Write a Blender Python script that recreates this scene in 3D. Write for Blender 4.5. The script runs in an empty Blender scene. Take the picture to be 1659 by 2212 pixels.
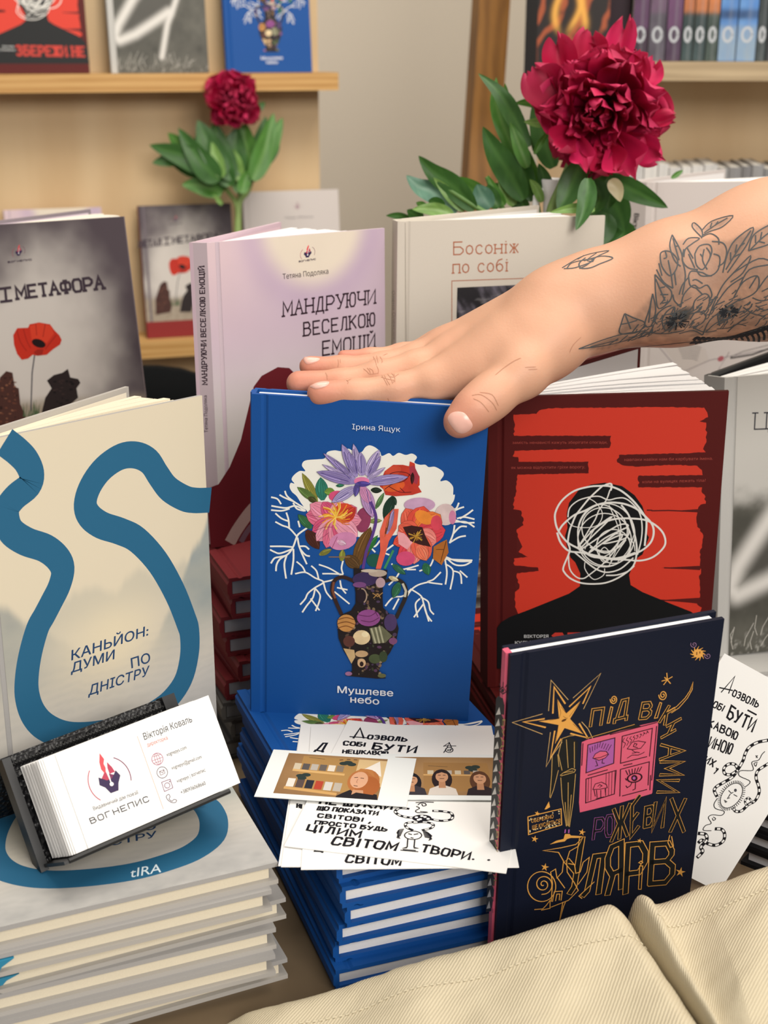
import bpy, bmesh, math, random
import numpy as np
from mathutils import Matrix, Vector
from mathutils.geometry import tessellate_polygon, delaunay_2d_cdt
from mathutils.bvhtree import BVHTree
R_ = math.radians
random.seed(7)
RNG = np.random.default_rng(7)
SC = bpy.context.scene
COL = SC.collection
# ---------------------------------------------------------------- camera, world, light
CAMZ, PITCH, FPX = 1.21, R_(19.1), 2900.0
cam_d = bpy.data.cameras.new('camera')
cam = bpy.data.objects.new('camera', cam_d); COL.objects.link(cam)
cam.location = (0, 0, CAMZ); cam.rotation_euler = (R_(90) - PITCH, 0, 0)
cam_d.sensor_fit = 'VERTICAL'; cam_d.sensor_height = 36.0; cam_d.sensor_width = 27.0
cam_d.lens = FPX / 2212 * 36.0
cam_d.clip_start = 0.02
cam_d.dof.use_dof = True; cam_d.dof.focus_distance = 0.75; cam_d.dof.aperture_fstop = 12.5
SC.camera = cam
w = bpy.data.worlds.new('world'); SC.world = w; w.use_nodes = True
w.node_tree.nodes['Background'].inputs[0].default_value = (1.0, 0.955, 0.90, 1)
w.node_tree.nodes['Background'].inputs[1].default_value = 0.50
def area(name, loc, target, size, power, color):
    d = bpy.data.lights.new(name, 'AREA'); d.shape = 'RECTANGLE'; d.size, d.size_y = size
    d.energy = power; d.color = color
    o = bpy.data.objects.new(name, d); COL.objects.link(o); o.location = loc
    o.rotation_euler = (Vector(target) - Vector(loc)).to_track_quat('-Z', 'Y').to_euler()
    return o
area('ceiling_light_main', (0.5, 0.35, 2.7), (0.0, 0.8, 0.9), (1.2, 0.8), 17, (1.0, 0.93, 0.84))
area('ceiling_light_front', (1.05, -1.2, 2.2), (0.0, 0.9, 0.9), (1.5, 1.0), 66, (1.0, 0.955, 0.90))
area('ceiling_light_back', (0.2, 1.1, 2.75), (0.1, 2.6, 1.1), (1.6, 0.6), 40, (1.0, 0.94, 0.84))
VS = SC.view_settings
VS.view_transform = 'Standard'; VS.look = 'None'; VS.exposure = -0.24; VS.gamma = 1.0
VS.use_curve_mapping = False
# ---------------------------------------------------------------- camera maths (photo pixels -> points of the place)
ct, st = math.cos(PITCH), math.sin(PITCH)
CAM = np.array([0, 0, CAMZ]); RX = np.array([1., 0, 0]); RF = np.array([0, ct, -st]); RU = np.array([0, st, ct])
def ray(x, y): return RF + (x - 829.5) / FPX * RX - (y - 1106.0) / FPX * RU
def atD(x, y, D): return CAM + D * ray(x, y)
def atZ(x, y, Z):
    r = ray(x, y); return CAM + (Z - CAMZ) / r[2] * r
def atY(x, y, Y):
    r = ray(x, y); return CAM + Y / r[1] * r
def to_px(p):
    p = np.asarray(p, float) - CAM
    z = p @ RF
    return np.stack([829.5 + FPX * (p @ RX) / z, 1106 - FPX * (p @ RU) / z], -1)
def rot(yaw, lean=0, roll=0):
    return (Matrix.Rotation(R_(yaw), 4, 'Z') @ Matrix.Rotation(R_(lean), 4, 'X') @ Matrix.Rotation(R_(roll), 4, 'Y'))
def pose(pos, yaw, lean=0, roll=0): return Matrix.Translation(Vector(pos)) @ rot(yaw, lean, roll)
# ---------------------------------------------------------------- materials
def lin(h):
    if isinstance(h, str): h = int(h, 16)
    out = []
    for s in (16, 8, 0):
        c = ((h >> s) & 255) / 255
        out.append(c / 12.92 if c <= .04045 else ((c + .055) / 1.055) ** 2.4)
    return tuple(out)
MATS = {}
ALB = 0.88
def mat(h, rough=.6, spec=.22, noise=0.0, nscale=400, bump=0.0, key=None, sheen=0, metal=0, sss=0):
    k = (h, rough, spec, noise, nscale, bump, key, sheen, metal)
    if k in MATS: return MATS[k]
    m = bpy.data.materials.new(key or ('ink_%06x' % h)); m.use_nodes = True
    nt = m.node_tree; b = nt.nodes['Principled BSDF']
    c = tuple(ALB * v for v in lin(h))
    b.inputs['Base Color'].default_value = (*c, 1); b.inputs['Roughness'].default_value = rough
    b.inputs['Specular IOR Level'].default_value = spec; b.inputs['Metallic'].default_value = metal
    if noise or bump:
        tc = nt.nodes.new('ShaderNodeTexCoord'); n = nt.nodes.new('ShaderNodeTexNoise')
        n.inputs['Scale'].default_value = nscale; n.inputs['Detail'].default_value = 4
        nt.links.new(tc.outputs['Object'], n.inputs['Vector'])
        if noise:
            mx = nt.nodes.new('ShaderNodeMix'); mx.data_type = 'RGBA'
            mx.inputs[6].default_value = (*[v * (1 - noise) for v in c], 1)
            mx.inputs[7].default_value = (*[min(1, v * (1 + noise)) for v in c], 1)
            nt.links.new(n.outputs['Fac'], mx.inputs[0]); nt.links.new(mx.outputs[2], b.inputs['Base Color'])
        if bump:
            bp = nt.nodes.new('ShaderNodeBump'); bp.inputs['Strength'].default_value = bump; bp.inputs['Distance'].default_value = .001
            nt.links.new(n.outputs['Fac'], bp.inputs['Height']); nt.links.new(bp.outputs[0], b.inputs['Normal'])
    MATS[k] = m
    return m
def painted(name, rough=.55, spec=.35, sss=0.0, trans=0.0, bump=0, bscale=300):
    if name in MATS: return MATS[name]
    m = bpy.data.materials.new(name); m.use_nodes = True
    nt = m.node_tree; b = nt.nodes['Principled BSDF']
    a = nt.nodes.new('ShaderNodeAttribute'); a.attribute_name = 'Col'
    nt.links.new(a.outputs['Color'], b.inputs['Base Color'])
    b.inputs['Roughness'].default_value = rough; b.inputs['Specular IOR Level'].default_value = spec
    if sss:
        b.inputs['Subsurface Weight'].default_value = sss; b.inputs['Subsurface Radius'].default_value = (.012, .005, .003)
        b.inputs['Subsurface Scale'].default_value = .5
    if bump:
        tc = nt.nodes.new('ShaderNodeTexCoord'); n = nt.nodes.new('ShaderNodeTexNoise'); n.inputs['Scale'].default_value = bscale
        n.inputs['Detail'].default_value = 5
        bp = nt.nodes.new('ShaderNodeBump'); bp.inputs['Strength'].default_value = bump; bp.inputs['Distance'].default_value = .001
        nt.links.new(tc.outputs['Object'], n.inputs['Vector']); nt.links.new(n.outputs['Fac'], bp.inputs['Height']); nt.links.new(bp.outputs[0], b.inputs['Normal'])
    if trans:
        tr = nt.nodes.new('ShaderNodeBsdfTranslucent'); ms = nt.nodes.new('ShaderNodeMixShader'); ms.inputs[0].default_value = trans
        nt.links.new(a.outputs['Color'], tr.inputs[0]); nt.links.new(b.outputs[0], ms.inputs[1]); nt.links.new(tr.outputs[0], ms.inputs[2])
        nt.links.new(ms.outputs[0], nt.nodes['Material Output'].inputs[0])
    MATS[name] = m
    return m
def wood(name, c1, c2, scale=(3, 3, 30), rough=.5, ring=6, vert=False):
    m = bpy.data.materials.new(name); m.use_nodes = True
    nt = m.node_tree; b = nt.nodes['Principled BSDF']; b.inputs['Roughness'].default_value = rough
    b.inputs['Specular IOR Level'].default_value = .3
    tc = nt.nodes.new('ShaderNodeTexCoord'); mp = nt.nodes.new('ShaderNodeMapping'); mp.inputs['Scale'].default_value = scale
    wv = nt.nodes.new('ShaderNodeTexWave'); wv.inputs['Scale'].default_value = ring; wv.inputs['Distortion'].default_value = 9
    wv.inputs['Detail'].default_value = 3; wv.bands_direction = 'Z' if not vert else 'X'
    n = nt.nodes.new('ShaderNodeTexNoise'); n.inputs['Scale'].default_value = 18; n.inputs['Detail'].default_value = 6
    ad = nt.nodes.new('ShaderNodeMath'); ad.operation = 'MULTIPLY_ADD'; ad.inputs[1].default_value = .45
    rp = nt.nodes.new('ShaderNodeValToRGB')
    rp.color_ramp.elements[0].position = .2; rp.color_ramp.elements[0].color = (*[ALB * v for v in lin(c1)], 1)
    rp.color_ramp.elements[1].position = .95; rp.color_ramp.elements[1].color = (*[ALB * v for v in lin(c2)], 1)
    ad2 = nt.nodes.new('ShaderNodeMath'); ad2.operation = 'MULTIPLY'; ad2.inputs[1].default_value = .6
    nt.links.new(tc.outputs['Object'], mp.inputs[0]); nt.links.new(mp.outputs[0], wv.inputs[0]); nt.links.new(mp.outputs[0], n.inputs['Vector'])
    nt.links.new(n.outputs['Fac'], ad2.inputs[0]); nt.links.new(wv.outputs['Fac'], ad.inputs[0]); nt.links.new(ad2.outputs[0], ad.inputs[2])
    nt.links.new(ad.outputs[0], rp.inputs[0]); nt.links.new(rp.outputs[0], b.inputs['Base Color'])
    return m
# ---------------------------------------------------------------- mesh building
class MB:
    def __init__(s): s.v = []; s.f = []; s.m = []; s.mats = []; s.col = {}
    def mi(s, m):
        if m not in s.mats: s.mats.append(m)
        return s.mats.index(m)
    def face(s, pts, m):
        i = len(s.v); s.v += [tuple(p) for p in pts]; s.f.append(tuple(range(i, i + len(pts)))); s.m.append(s.mi(m))
    def faces(s, verts, faces, m, cols=None):
        i = len(s.v); s.v += [tuple(p) for p in verts]; k = s.mi(m)
        for f in faces: s.f.append(tuple(i + a for a in f)); s.m.append(k)
        if cols is not None:
            for a, c in enumerate(cols): s.col[i + a] = c
    def prism(s, prof, z0, z1, m, X=None):
        # closed (x, y) profile extruded along z, optional matrix
        n = len(prof); vs = [(x, y, z0) for x, y in prof] + [(x, y, z1) for x, y in prof]
        if X is not None: vs = [tuple(X @ Vector(v)) for v in vs]
        fs = [(i, (i + 1) % n, n + (i + 1) % n, n + i) for i in range(n)]
        tri = tessellate_polygon([[Vector((x, y, 0)) for x, y in prof]])
        for a, b, c in tri: fs += [(a, b, c), (n + a, n + b, n + c)]
        s.faces(vs, fs, m)
    def box(s, a, b, m, X=None):
        (x0, y0, z0), (x1, y1, z1) = a, b
        s.prism([(x0, y0), (x1, y0), (x1, y1), (x0, y1)], z0, z1, m, X)
    def tube(s, pts, r, m, seg=8, cap=True, col=None):
        pts = [Vector(p) for p in pts]; n = len(pts); vs = []; cs = []
        rr = r if isinstance(r, (list, tuple)) else [r] * n
        for i, p in enumerate(pts):
            t = (pts[min(i + 1, n - 1)] - pts[max(i - 1, 0)]).normalized()
            u = t.orthogonal().normalized() if i == 0 else (u - t * u.dot(t)).normalized()
            w_ = t.cross(u)
            for k in range(seg):
                a = 2 * math.pi * k / seg; vs.append(p + (u * math.cos(a) + w_ * math.sin(a)) * rr[i])
        fs = [(i * seg + k, i * seg + (k + 1) % seg, (i + 1) * seg + (k + 1) % seg, (i + 1) * seg + k) for i in range(n - 1) for k in range(seg)]
        if cap: fs += [tuple(range(seg)), tuple((n - 1) * seg + k for k in range(seg))]
        s.faces(vs, fs, m, [col] * len(vs) if col else None)
    def lathe(s, prof, m, seg=32, X=None):
        vs = []; n = len(prof)
        for r, z in prof:
            for k in range(seg):
                a = 2 * math.pi * k / seg; p = Vector((r * math.cos(a), r * math.sin(a), z)); vs.append(X @ p if X else p)
        fs = [(i * seg + k, i * seg + (k + 1) % seg, (i + 1) * seg + (k + 1) % seg, (i + 1) * seg + k) for i in range(n - 1) for k in range(seg)]
        s.faces(vs, fs, m)
    def mesh(s, name):
        me = bpy.data.meshes.new(name); me.from_pydata([tuple(map(float, v)) for v in s.v], [], s.f)
        for m in s.mats: me.materials.append(m)
        me.polygons.foreach_set('material_index', s.m)
        if s.col:
            a = me.color_attributes.new('Col', 'FLOAT_COLOR', 'POINT')
            arr = np.ones((len(s.v), 4), np.float32)
            for i, c in s.col.items(): arr[i, :3] = c
            a.data.foreach_set('color', arr.ravel())
        return me
    def build(s, name, parent=None, smooth=False, fix=True):
        me = s.mesh(name)
        if fix:
            bm = bmesh.new(); bm.from_mesh(me); bmesh.ops.recalc_face_normals(bm, faces=bm.faces); bm.to_mesh(me); bm.free()
        if smooth: me.polygons.foreach_set('use_smooth', [True] * len(me.polygons))
        return link(name, me, parent)
def link(name, me, parent=None):
    o = bpy.data.objects.new(name, me); COL.objects.link(o)
    if parent: o.parent = parent
    return o
def tag(o, label=None, cat=None, group=None, kind=None):
    for k, v in (('label', label), ('category', cat), ('group', group), ('kind', kind)):
        if v: o[k] = v
    return o
def thing(name, label, cat, M=None, group=None):
    o = bpy.data.objects.new(name, None); COL.objects.link(o); o.empty_display_size = .02
    if M is not None: o.matrix_world = M
    return tag(o, label, cat, group)
def catmull(p, n=6, closed=False):
    p = [np.array(q, float) for q in p]
    if len(p) < 3: return p
    out = []; N = len(p)
    for i in range(N if closed else N - 1):
        g = lambda k: p[k % N] if closed else p[min(max(k, 0), N - 1)]
        a, b, c, d = g(i - 1), g(i), g(i + 1), g(i + 2)
        for k in range(n):
            t = k / n; out.append(.5 * (2 * b + (c - a) * t + (2 * a - 5 * b + 4 * c - d) * t * t + (3 * b - a - 3 * c + d) * t ** 3))
    if not closed: out.append(p[-1])
    return out
def vnoise(x, y, seed=0):
    r = np.random.default_rng(seed).random((64, 64)); x = np.asarray(x, float); y = np.asarray(y, float)
    xi = np.floor(x).astype(int); yi = np.floor(y).astype(int); fx = x - xi; fy = y - yi
    fx = fx * fx * (3 - 2 * fx); fy = fy * fy * (3 - 2 * fy)
    g = lambda a, b: r[a % 64, b % 64]
    return (g(xi, yi) * (1 - fx) + g(xi + 1, yi) * fx) * (1 - fy) + (g(xi, yi + 1) * (1 - fx) + g(xi + 1, yi + 1) * fx) * fy
def fbm(x, y, seed=0, o=4):
    return sum(vnoise(x * 2 ** i, y * 2 ** i, seed + i) / 2 ** (i + 1) for i in range(o)) / (1 - .5 ** o)
def segdist(x, y, pts):
    d = np.full(np.shape(x), 1e9)
    for (ax, ay), (bx, by) in zip(pts[:-1], pts[1:]):
        dx, dy = bx - ax, by - ay; t = np.clip(((x - ax) * dx + (y - ay) * dy) / (dx * dx + dy * dy + 1e-12), 0, 1)
        d = np.minimum(d, np.hypot(x - ax - t * dx, y - ay - t * dy))
    return d
def mixc(a, b, t):
    t = np.clip(t, 0, 1)[..., None]; return np.asarray(a) * (1 - t) + np.asarray(b) * t
def L(h): return np.array(lin(h)) * ALB
def sstep(a, b, x):
    t = np.clip((x - a) / (b - a), 0, 1); return t * t * (3 - 2 * t)
# ---------------------------------------------------------------- stroke alphabet (10 x 10 grid)
SF = {}
for _l in '''А 0,0 5,10 10,0|2,4 8,4
Б 9,10 0,10 0,0 7,0 10,2 10,4 7,6 0,6
В 0,0 0,10 7,10 9,8 9,7 7,5.5 0,5.5|7,5.5 10,4 10,2 7,0 0,0
Г 0,0 0,10 9,10
Д 0,-2 0,0 10,0 10,-2|1.5,0 4,10 8.5,10 8.5,0
Е 10,0 0,0 0,10 10,10|0,5 8,5
Ж 0,0 4,5 0,10|10,0 6,5 10,10|5,0 5,10|4,5 6,5
З 0,9 2,10 7,10 9,8 7,5.5 3,5.5|7,5.5 10,3 7,0 2,0 0,1
И 0,10 0,0 10,10 10,0
І 5,0 5,10
Ї 5,0 5,10|3,12 3.6,12|6.4,12 7,12
Й 0,10 0,0 10,10 10,0|3,12.4 5,11.4 7,12.4
К 0,0 0,10|10,10 0,4.5|3,6 10,0
Л 0,0 2,1 4,10 9,10 9,0
М 0,0 0,10 5,3 10,10 10,0
Н 0,0 0,10|10,0 10,10|0,5 10,5
О 0,2 0,8 2,10 8,10 10,8 10,2 8,0 2,0 0,2
П 0,0 0,10 10,10 10,0
Р 0,0 0,10 7,10 10,8 10,6 7,4 0,4
С 10,8 8,10 2,10 0,8 0,2 2,0 8,0 10,2
Т 0,10 10,10|5,10 5,0
У 0,10 5,4|10,10 4,0 1,0
Ф 5,0 5,10|5,8.5 1,8.5 0,7 0,4 1,2.5 9,2.5 10,4 10,7 9,8.5 5,8.5
Х 0,0 10,10|0,10 10,0
Ц 0,10 0,0 9,0 9,10|9,0 11,0 11,-2
Ч 0,10 0,5 2,4 10,4|10,10 10,0
Ш 0,10 0,0 10,0 10,10|5,0 5,10
Щ 0,10 0,0 10,0 10,10|5,0 5,10|10,0 11.5,0 11.5,-2
Ь 0,10 0,0 7,0 10,2 10,4 7,6 0,6
Ю 0,0 0,10|0,5 3.5,5|3.5,2 3.5,8 5,10 8.5,10 10,8 10,2 8.5,0 5,0 3.5,2
Я 10,0 10,10 3,10 0,8 0,6 3,4 10,4|4,4 0,0
Є 10,8 8,10 2,10 0,8 0,2 2,0 8,0 10,2|0,5 7,5
. 4,0 6,0
, 6,1 4,-3
: 5,1 5,2|5,7 5,8
- 1,5 9,5
о 0,3.5 1.4,6 5,7 8.6,6 10,3.5 8.6,1 5,0 1.4,1 0,3.5
с 9.3,5.6 7.2,7 4.3,7 1.4,6 0,3.5 1.4,1 4.3,0 7.2,0 9.3,1.2
н 0,0 0,7|10,0 10,7|0,3.6 10,3.6
і 5,0 5,7|4.6,9.2 5.4,9.2
ж 5,0 5,7|0,7 4,3.8 0,0|10,7 6,3.8 10,0|4,3.8 6,3.8
п 0,0 0,7 10,7 10,0
б 9,10 3,9 0,6 0,3.2 1.4,1 4.7,0 8.6,1 10,3.2 8.6,5.2 5,6.2 1.4,5.2 0,3.5'''.split('\n'):
    _k, _p = _l.split(' ', 1)
    SF[_k] = [[tuple(float(c) for c in q.split(',')) for q in s.split()] for s in _p.split('|')]
_tc = bpy.data.curves.new('lettering', 'FONT'); _to = bpy.data.objects.new('lettering', _tc); _tc.fill_mode = 'NONE'
FCACHE = {}
def glyph_fill(loops):
    """non-zero fill of closed outlines"""
    V = []; E = []
    for l in loops:
        k = len(V); V += [Vector(p) for p in l]; E += [(k + a, k + (a + 1) % len(l)) for a in range(len(l))]
    v, e, f, _, _, _ = delaunay_2d_cdt(V, E, [], 0, 1e-6)
    A = np.array([V[a][:] for a, b in E]); B = np.array([V[b][:] for a, b in E]); out = []
    for t in f:
        x, y = sum((v[a][0] for a in t)) / 3, sum((v[a][1] for a in t)) / 3
        up = (A[:, 1] <= y) & (B[:, 1] > y); dn = (A[:, 1] > y) & (B[:, 1] <= y)
        cr = (B[:, 0] - A[:, 0]) * (y - A[:, 1]) - (x - A[:, 0]) * (B[:, 1] - A[:, 1])
        if (up & (cr > 0)).sum() - (dn & (cr < 0)).sum() != 0: out.append(tuple(t))
    return [tuple(p) for p in v], out
def font_mesh(body):
    if body in FCACHE: return FCACHE[body]
    COL.objects.link(_to); _tc.body = body; _tc.resolution_u = 4
    bpy.context.view_layer.update()
    me = _to.evaluated_get(bpy.context.evaluated_depsgraph_get()).to_mesh()
    P = [(a.co.x, a.co.y) for a in me.vertices]; nb = {}
    for e in me.edges:
        a, b = e.vertices; nb.setdefault(a, []).append(b); nb.setdefault(b, []).append(a)
    COL.objects.unlink(_to)
    loops = []; i = 0; n = len(P)
    while i < n:
        j = i
        while j + 1 < n and (j + 1) in nb.get(j, []): j += 1
        if j - i >= 2: loops.append(P[i:j + 1])
        i = j + 1
    # fill glyph by glyph (outlines grouped by overlap in x)
    loops.sort(key=lambda l: min(p[0] for p in l)); grp = []; xm = -1e9
    for l in loops:
        a, b = min(p[0] for p in l), max(p[0] for p in l)
        if a > xm - 1e-4: grp.append([])
        grp[-1].append(l); xm = max(xm, b)
    v = []; f = []
    for g in grp:
        gv, gf = glyph_fill(g); k = len(v); v += gv; f += [tuple(k + a for a in t) for t in gf]
    FCACHE[body] = (v, f)
    return v, f
# ---------------------------------------------------------------- print layers on a flat face
class Art:
    """Ink laid on one flat face of an object: pixel of the photograph -> that face."""
    def __init__(s, mb, M, F=None, rough=.5):
        s.mb = mb; s.F = F or Matrix.Identity(4); s.A = M @ s.F; s.inv = s.A.inverted()
        s.o = s.inv @ Vector(CAM); s.h = 4e-5; s.fr = (0, 0, 1); s.rough = rough; s.wash = 0; s.veins = 0
    def frame(s, x, y, k): s.fr = (x, y, k); return s
    def up(s): s.h += 3e-6; return s
    def L(s, p):
        x = s.fr[0] + p[0] / s.fr[2]; y = s.fr[1] + p[1] / s.fr[2]
        d = s.inv.to_3x3() @ Vector(ray(x, y)); t = -s.o.y / d.y
        q = s.o + d * t; return (q.x, q.z)
    def W(s, p, w):
        a, b, c = s.L(p), s.L((p[0] + 10, p[1])), s.L((p[0], p[1] + 10))
        return w * .5 * (math.dist(a, b) + math.dist(a, c)) / 10
    def P(s, q): v = s.F @ Vector((q[0], -s.h, q[1])); return (v.x, v.y, v.z)
    def m(s, c): return c if not isinstance(c, int) else mat(c, s.rough, noise=s.wash, nscale=170)
    def poly(s, pts, c, smooth=False, local=False):
        q = list(pts) if local else [s.L(p) for p in pts]
        if smooth: q = catmull(q, 5, True)
        s.h += 1.0e-6; tri = tessellate_polygon([[Vector((a, b, 0)) for a, b in q]])
        s.mb.faces([s.P(a) for a in q], [tuple(t) for t in tri], s.m(c)); return s
    def rough_poly(s, pts, c, amp, step=14, seed=1):
        rd = random.Random(seed); out = []
        for (x0, y0), (x1, y1) in zip(pts, pts[1:] + pts[:1]):
            n = max(1, int(math.hypot(x1 - x0, y1 - y0) / step)); v = abs(y1 - y0) > abs(x1 - x0)
            for i in range(n):
                j = rd.uniform(-amp, amp) * (1 if i else .3); out.append((x0 + (x1 - x0) * i / n + (j if v else 0), y0 + (y1 - y0) * i / n + (0 if v else j * .3)))
        return s.poly(out, c)
    def ell(s, cx, cy, rx, ry, c, rot=0, n=20):
        cr, sr = math.cos(R_(rot)), math.sin(R_(rot)); pts = []
        for i in range(n):
            a = 2 * math.pi * i / n; u, v = rx * math.cos(a), ry * math.sin(a); pts.append((cx + u * cr - v * sr, cy + u * sr + v * cr))
        return s.poly(pts, c)
    def arc(s, cx, cy, rx, ry, a0, a1, wd, c, rot=0, n=24):
        cr, sr = math.cos(R_(rot)), math.sin(R_(rot)); pts = []
        for i in range(n + 1):
            a = R_(a0 + (a1 - a0) * i / n); u, v = rx * math.cos(a), ry * math.sin(a); pts.append((cx + u * cr - v * sr, cy + u * sr + v * cr))
        return s.line(pts, wd, c)
    def line(s, pts, wd, c, smooth=False, closed=False, taper=False, local=False):
        if local: q = [np.array(p, float) for p in pts]; ww = wd
        else: q = [np.array(s.L(p)) for p in pts]; ww = s.W(pts[len(pts) // 2], wd)
        if smooth: q = catmull(q, 5, closed)
        if closed: q = q + [q[0]]
        n = len(q); h = ww / 2; vs = []; fs = []; s.h += 1.0e-6
        for i in range(n):
            if closed: a, b = q[i - 1 if i else n - 2], q[i + 1 if i < n - 1 else 1]
            else: a, b = q[max(i - 1, 0)], q[min(i + 1, n - 1)]
            d1 = q[i] - a; d2 = b - q[i]
            l1, l2 = np.hypot(*d1), np.hypot(*d2)
            d1 = d1 / l1 if l1 > 1e-9 else d2 / max(l2, 1e-9); d2 = d2 / l2 if l2 > 1e-9 else d1
            t = d1 + d2; lt = np.hypot(*t)
            t = d1 if lt < 1e-3 else t / lt
            nn = np.array([-t[1], t[0]]); k = 1 / max(.45, nn @ np.array([-d1[1], d1[0]]))
            hh = h * (1 - .75 * i / (n - 1)) if taper else h
            ext = 0
            if not closed and i in (0, n - 1): ext = (-1 if i == 0 else 1) * hh * .5
            vs += [q[i] + nn * hh * k + t * ext, q[i] - nn * hh * k + t * ext]
            if i: fs.append((2 * i - 2, 2 * i - 1, 2 * i + 1, 2 * i))
        s.mb.faces([s.P(v) for v in vs], fs, s.m(c)); return s
    def lines(s, arr, wd, c, **k):
        for a in arr: s.line(a, wd, c, **k)
        return s
    def petal(s, b, t, wd, c, bend=0, p=.8):
        b = np.array(b, float); t = np.array(t, float); d = t - b; n = np.array([-d[1], d[0]]) / np.hypot(*d); Lp = []; Rp = []
        for i in range(9):
            k = i / 8; w_ = wd / 2 * math.sin(math.pi * min(1, k * .94 + .06)) ** p; m_ = b + d * k + n * bend * math.sin(math.pi * k)
            Lp.append(m_ + n * w_); Rp.append(m_ - n * w_)
        s.poly(Lp + Rp[::-1], c)
        if s.veins and isinstance(c, int):
            dk = sum(int(((c >> k) & 255) * .62) << k for k in (16, 8, 0)); lt = sum(min(255, int(((c >> k) & 255) * 1.18 + 14)) << k for k in (16, 8, 0)); A = np.array(Lp); B = np.array(Rp)
            for f in (.2, .38, .62, .8): s.line([tuple(A[i] * f + B[i] * (1 - f)) for i in (1, 3, 5, 7)], 2.2, dk, smooth=True)
            s.line([tuple(A[i] * .3 + B[i] * .7) for i in (3, 5, 7)], 5, lt, smooth=True); s.line([tuple(p_) for p_ in Lp[1:] + Rp[::-1][:-1]], 2.2, dk)
        return s
    def _aff(s, p0, p1, pt):
        a, b, c = (np.array(s.L(p)) for p in (p0, p1, pt)); return a, b - a, c - a
    def text(s, body, p0, p1, pt, c, bold=0, xh=False):
        """p0..p1 the baseline, pt the top of the capitals (or of the small letters) above p0"""
        v, f = font_mesh(body); a, ex, ey = s._aff(p0, p1, pt)
        x0 = min(q[0] for q in v); x1 = max(q[0] for q in v); h = .546 if xh else .728
        for dx, dy in (((0, 0),) if bold <= 0 else ((-bold, 0), (bold, 0), (0, -bold), (0, bold))):
            s.h += 1.0e-6; s.mb.faces([s.P(a + ex * (x + dx - x0) / (x1 - x0) + ey * (y + dy) / h) for x, y in v], f, s.m(c))
        return s
    def stext(s, body, p0, p1, pt, wd, c, slab=0, jit=0, inner=None, ir=.45, gap=4.5, wide=10, smooth=False, one=False):
        a, ex, ey = s._aff(p0, p1, pt); cells = []; x = 0
        for ch in body:
            if ch == ' ': x += wide * .7; continue
            wl = wide * (.25 if ch in 'ІЇ.,:і' else .72 if ch in 'оснпб' else .9 if ch == 'ж' else 1.15 if ch in 'МЮЖШЩФ' else 1)
            cells.append((ch, x, wl)); x += wl + gap
        tot = x - gap; ww = s.W(p0, wd)
        rd = random.Random(hash(body) % 1000 if 0 else len(body) * 31)
        todo = []
        for ch, x, wl in cells:
            for st_ in SF.get(ch, []):
                pts = []
                for u, v in st_:
                    uu = (u - 5) * (wide / 10) + wl / 2 if ch in 'ІЇ.,:і' else u * wl / 10
                    pts.append(a + ex * ((x + uu + rd.uniform(-jit, jit)) / tot) + ey * ((v + rd.uniform(-jit, jit)) / 10))
                if slab:
                    for e, nb in ((0, 1), (-1, -2)):
                        if abs(st_[e][1] - st_[nb][1]) > abs(st_[e][0] - st_[nb][0]) and st_[e][1] in (0, 7, 10) and ch not in '.,:':
                            dx = ex / tot * slab; todo.append([pts[e] - dx, pts[e] + dx])
                todo.append(pts)
        for q in todo: s.line(q, ww, c, local=True, smooth=smooth)
        if inner is not None:
            s.up()
            for q in todo: s.line(q, ww * ir, inner, local=True, smooth=smooth)
        return s
    def paint(s, x0, z0, x1, z1, nx, nz, fn, m=None):
        X, Z = np.meshgrid(np.linspace(x0, x1, nx), np.linspace(z0, z1, nz), indexing='ij')
        s.h += 1.0e-6; c = np.clip(fn(X, Z), 0, 1).reshape(-1, 3)
        vs = [s.P(q) for q in zip(X.ravel(), Z.ravel())]
        fs = [(i * nz + j, (i + 1) * nz + j, (i + 1) * nz + j + 1, i * nz + j + 1) for i in range(nx - 1) for j in range(nz - 1)]
        s.mb.faces(vs, fs, m or painted('printed_picture'), [tuple(q) for q in c]); return s
    def emblem(s, o, ux, uy, mono=None):
        """flame nib in a broken ring with lettering; o centre, ux / uy one unit right / up"""
        g = lambda x, y: (o[0] + ux[0] * x + uy[0] * y, o[1] + ux[1] * x + uy[1] * y)
        cs = (0xE8525A, 0xB8425A, 0x7A3358, 0x3A2A50) if mono is None else (mono,) * 4
        wd = .035 * math.hypot(*ux)
        s.line([g(-.8 * math.cos(a), .8 * math.sin(a)) for a in np.linspace(-.75, .75, 12)], wd, cs[1])
        s.line([g(.8 * math.cos(a), .8 * math.sin(a)) for a in np.linspace(-.35, 1.0, 12)], wd, cs[2])
        s.poly([g(*p) for p in ((0, 1.0), (-.13, .7), (-.16, .45), (-.1, .3), (-.03, .3), (.02, .45), (.0, .6), (.08, .75))], cs[0])
        s.poly([g(*p) for p in ((.14, .62), (.08, .4), (.08, .2), (.3, .2), (.25, .4))], cs[1])
        s.poly([g(*p) for p in ((-.1, .3), (-.3, .1), (-.33, .0), (.0, .0), (-.02, .3))], cs[1]).poly([g(*p) for p in ((.06, .22), (.05, .0), (.36, .0), (.32, .24), (.25, .1))], cs[2])
        s.poly([g(*p) for p in ((-.36, .22), (-.42, -.05), (-.25, -.2), (-.13, -.45), (.18, -.45), (.28, -.2), (.44, .02), (.34, .24), (.1, .02), (-.1, .02))], cs[3])
        s.up(); s.ell(*g(.02, -.16), wd * 2.2, wd * 2.2, 0xF4EFEC); s.line([g(.02, -.16), g(.02, .2), g(.06, .5)], wd * 1.3, 0xF4EFEC)
        return s
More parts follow.
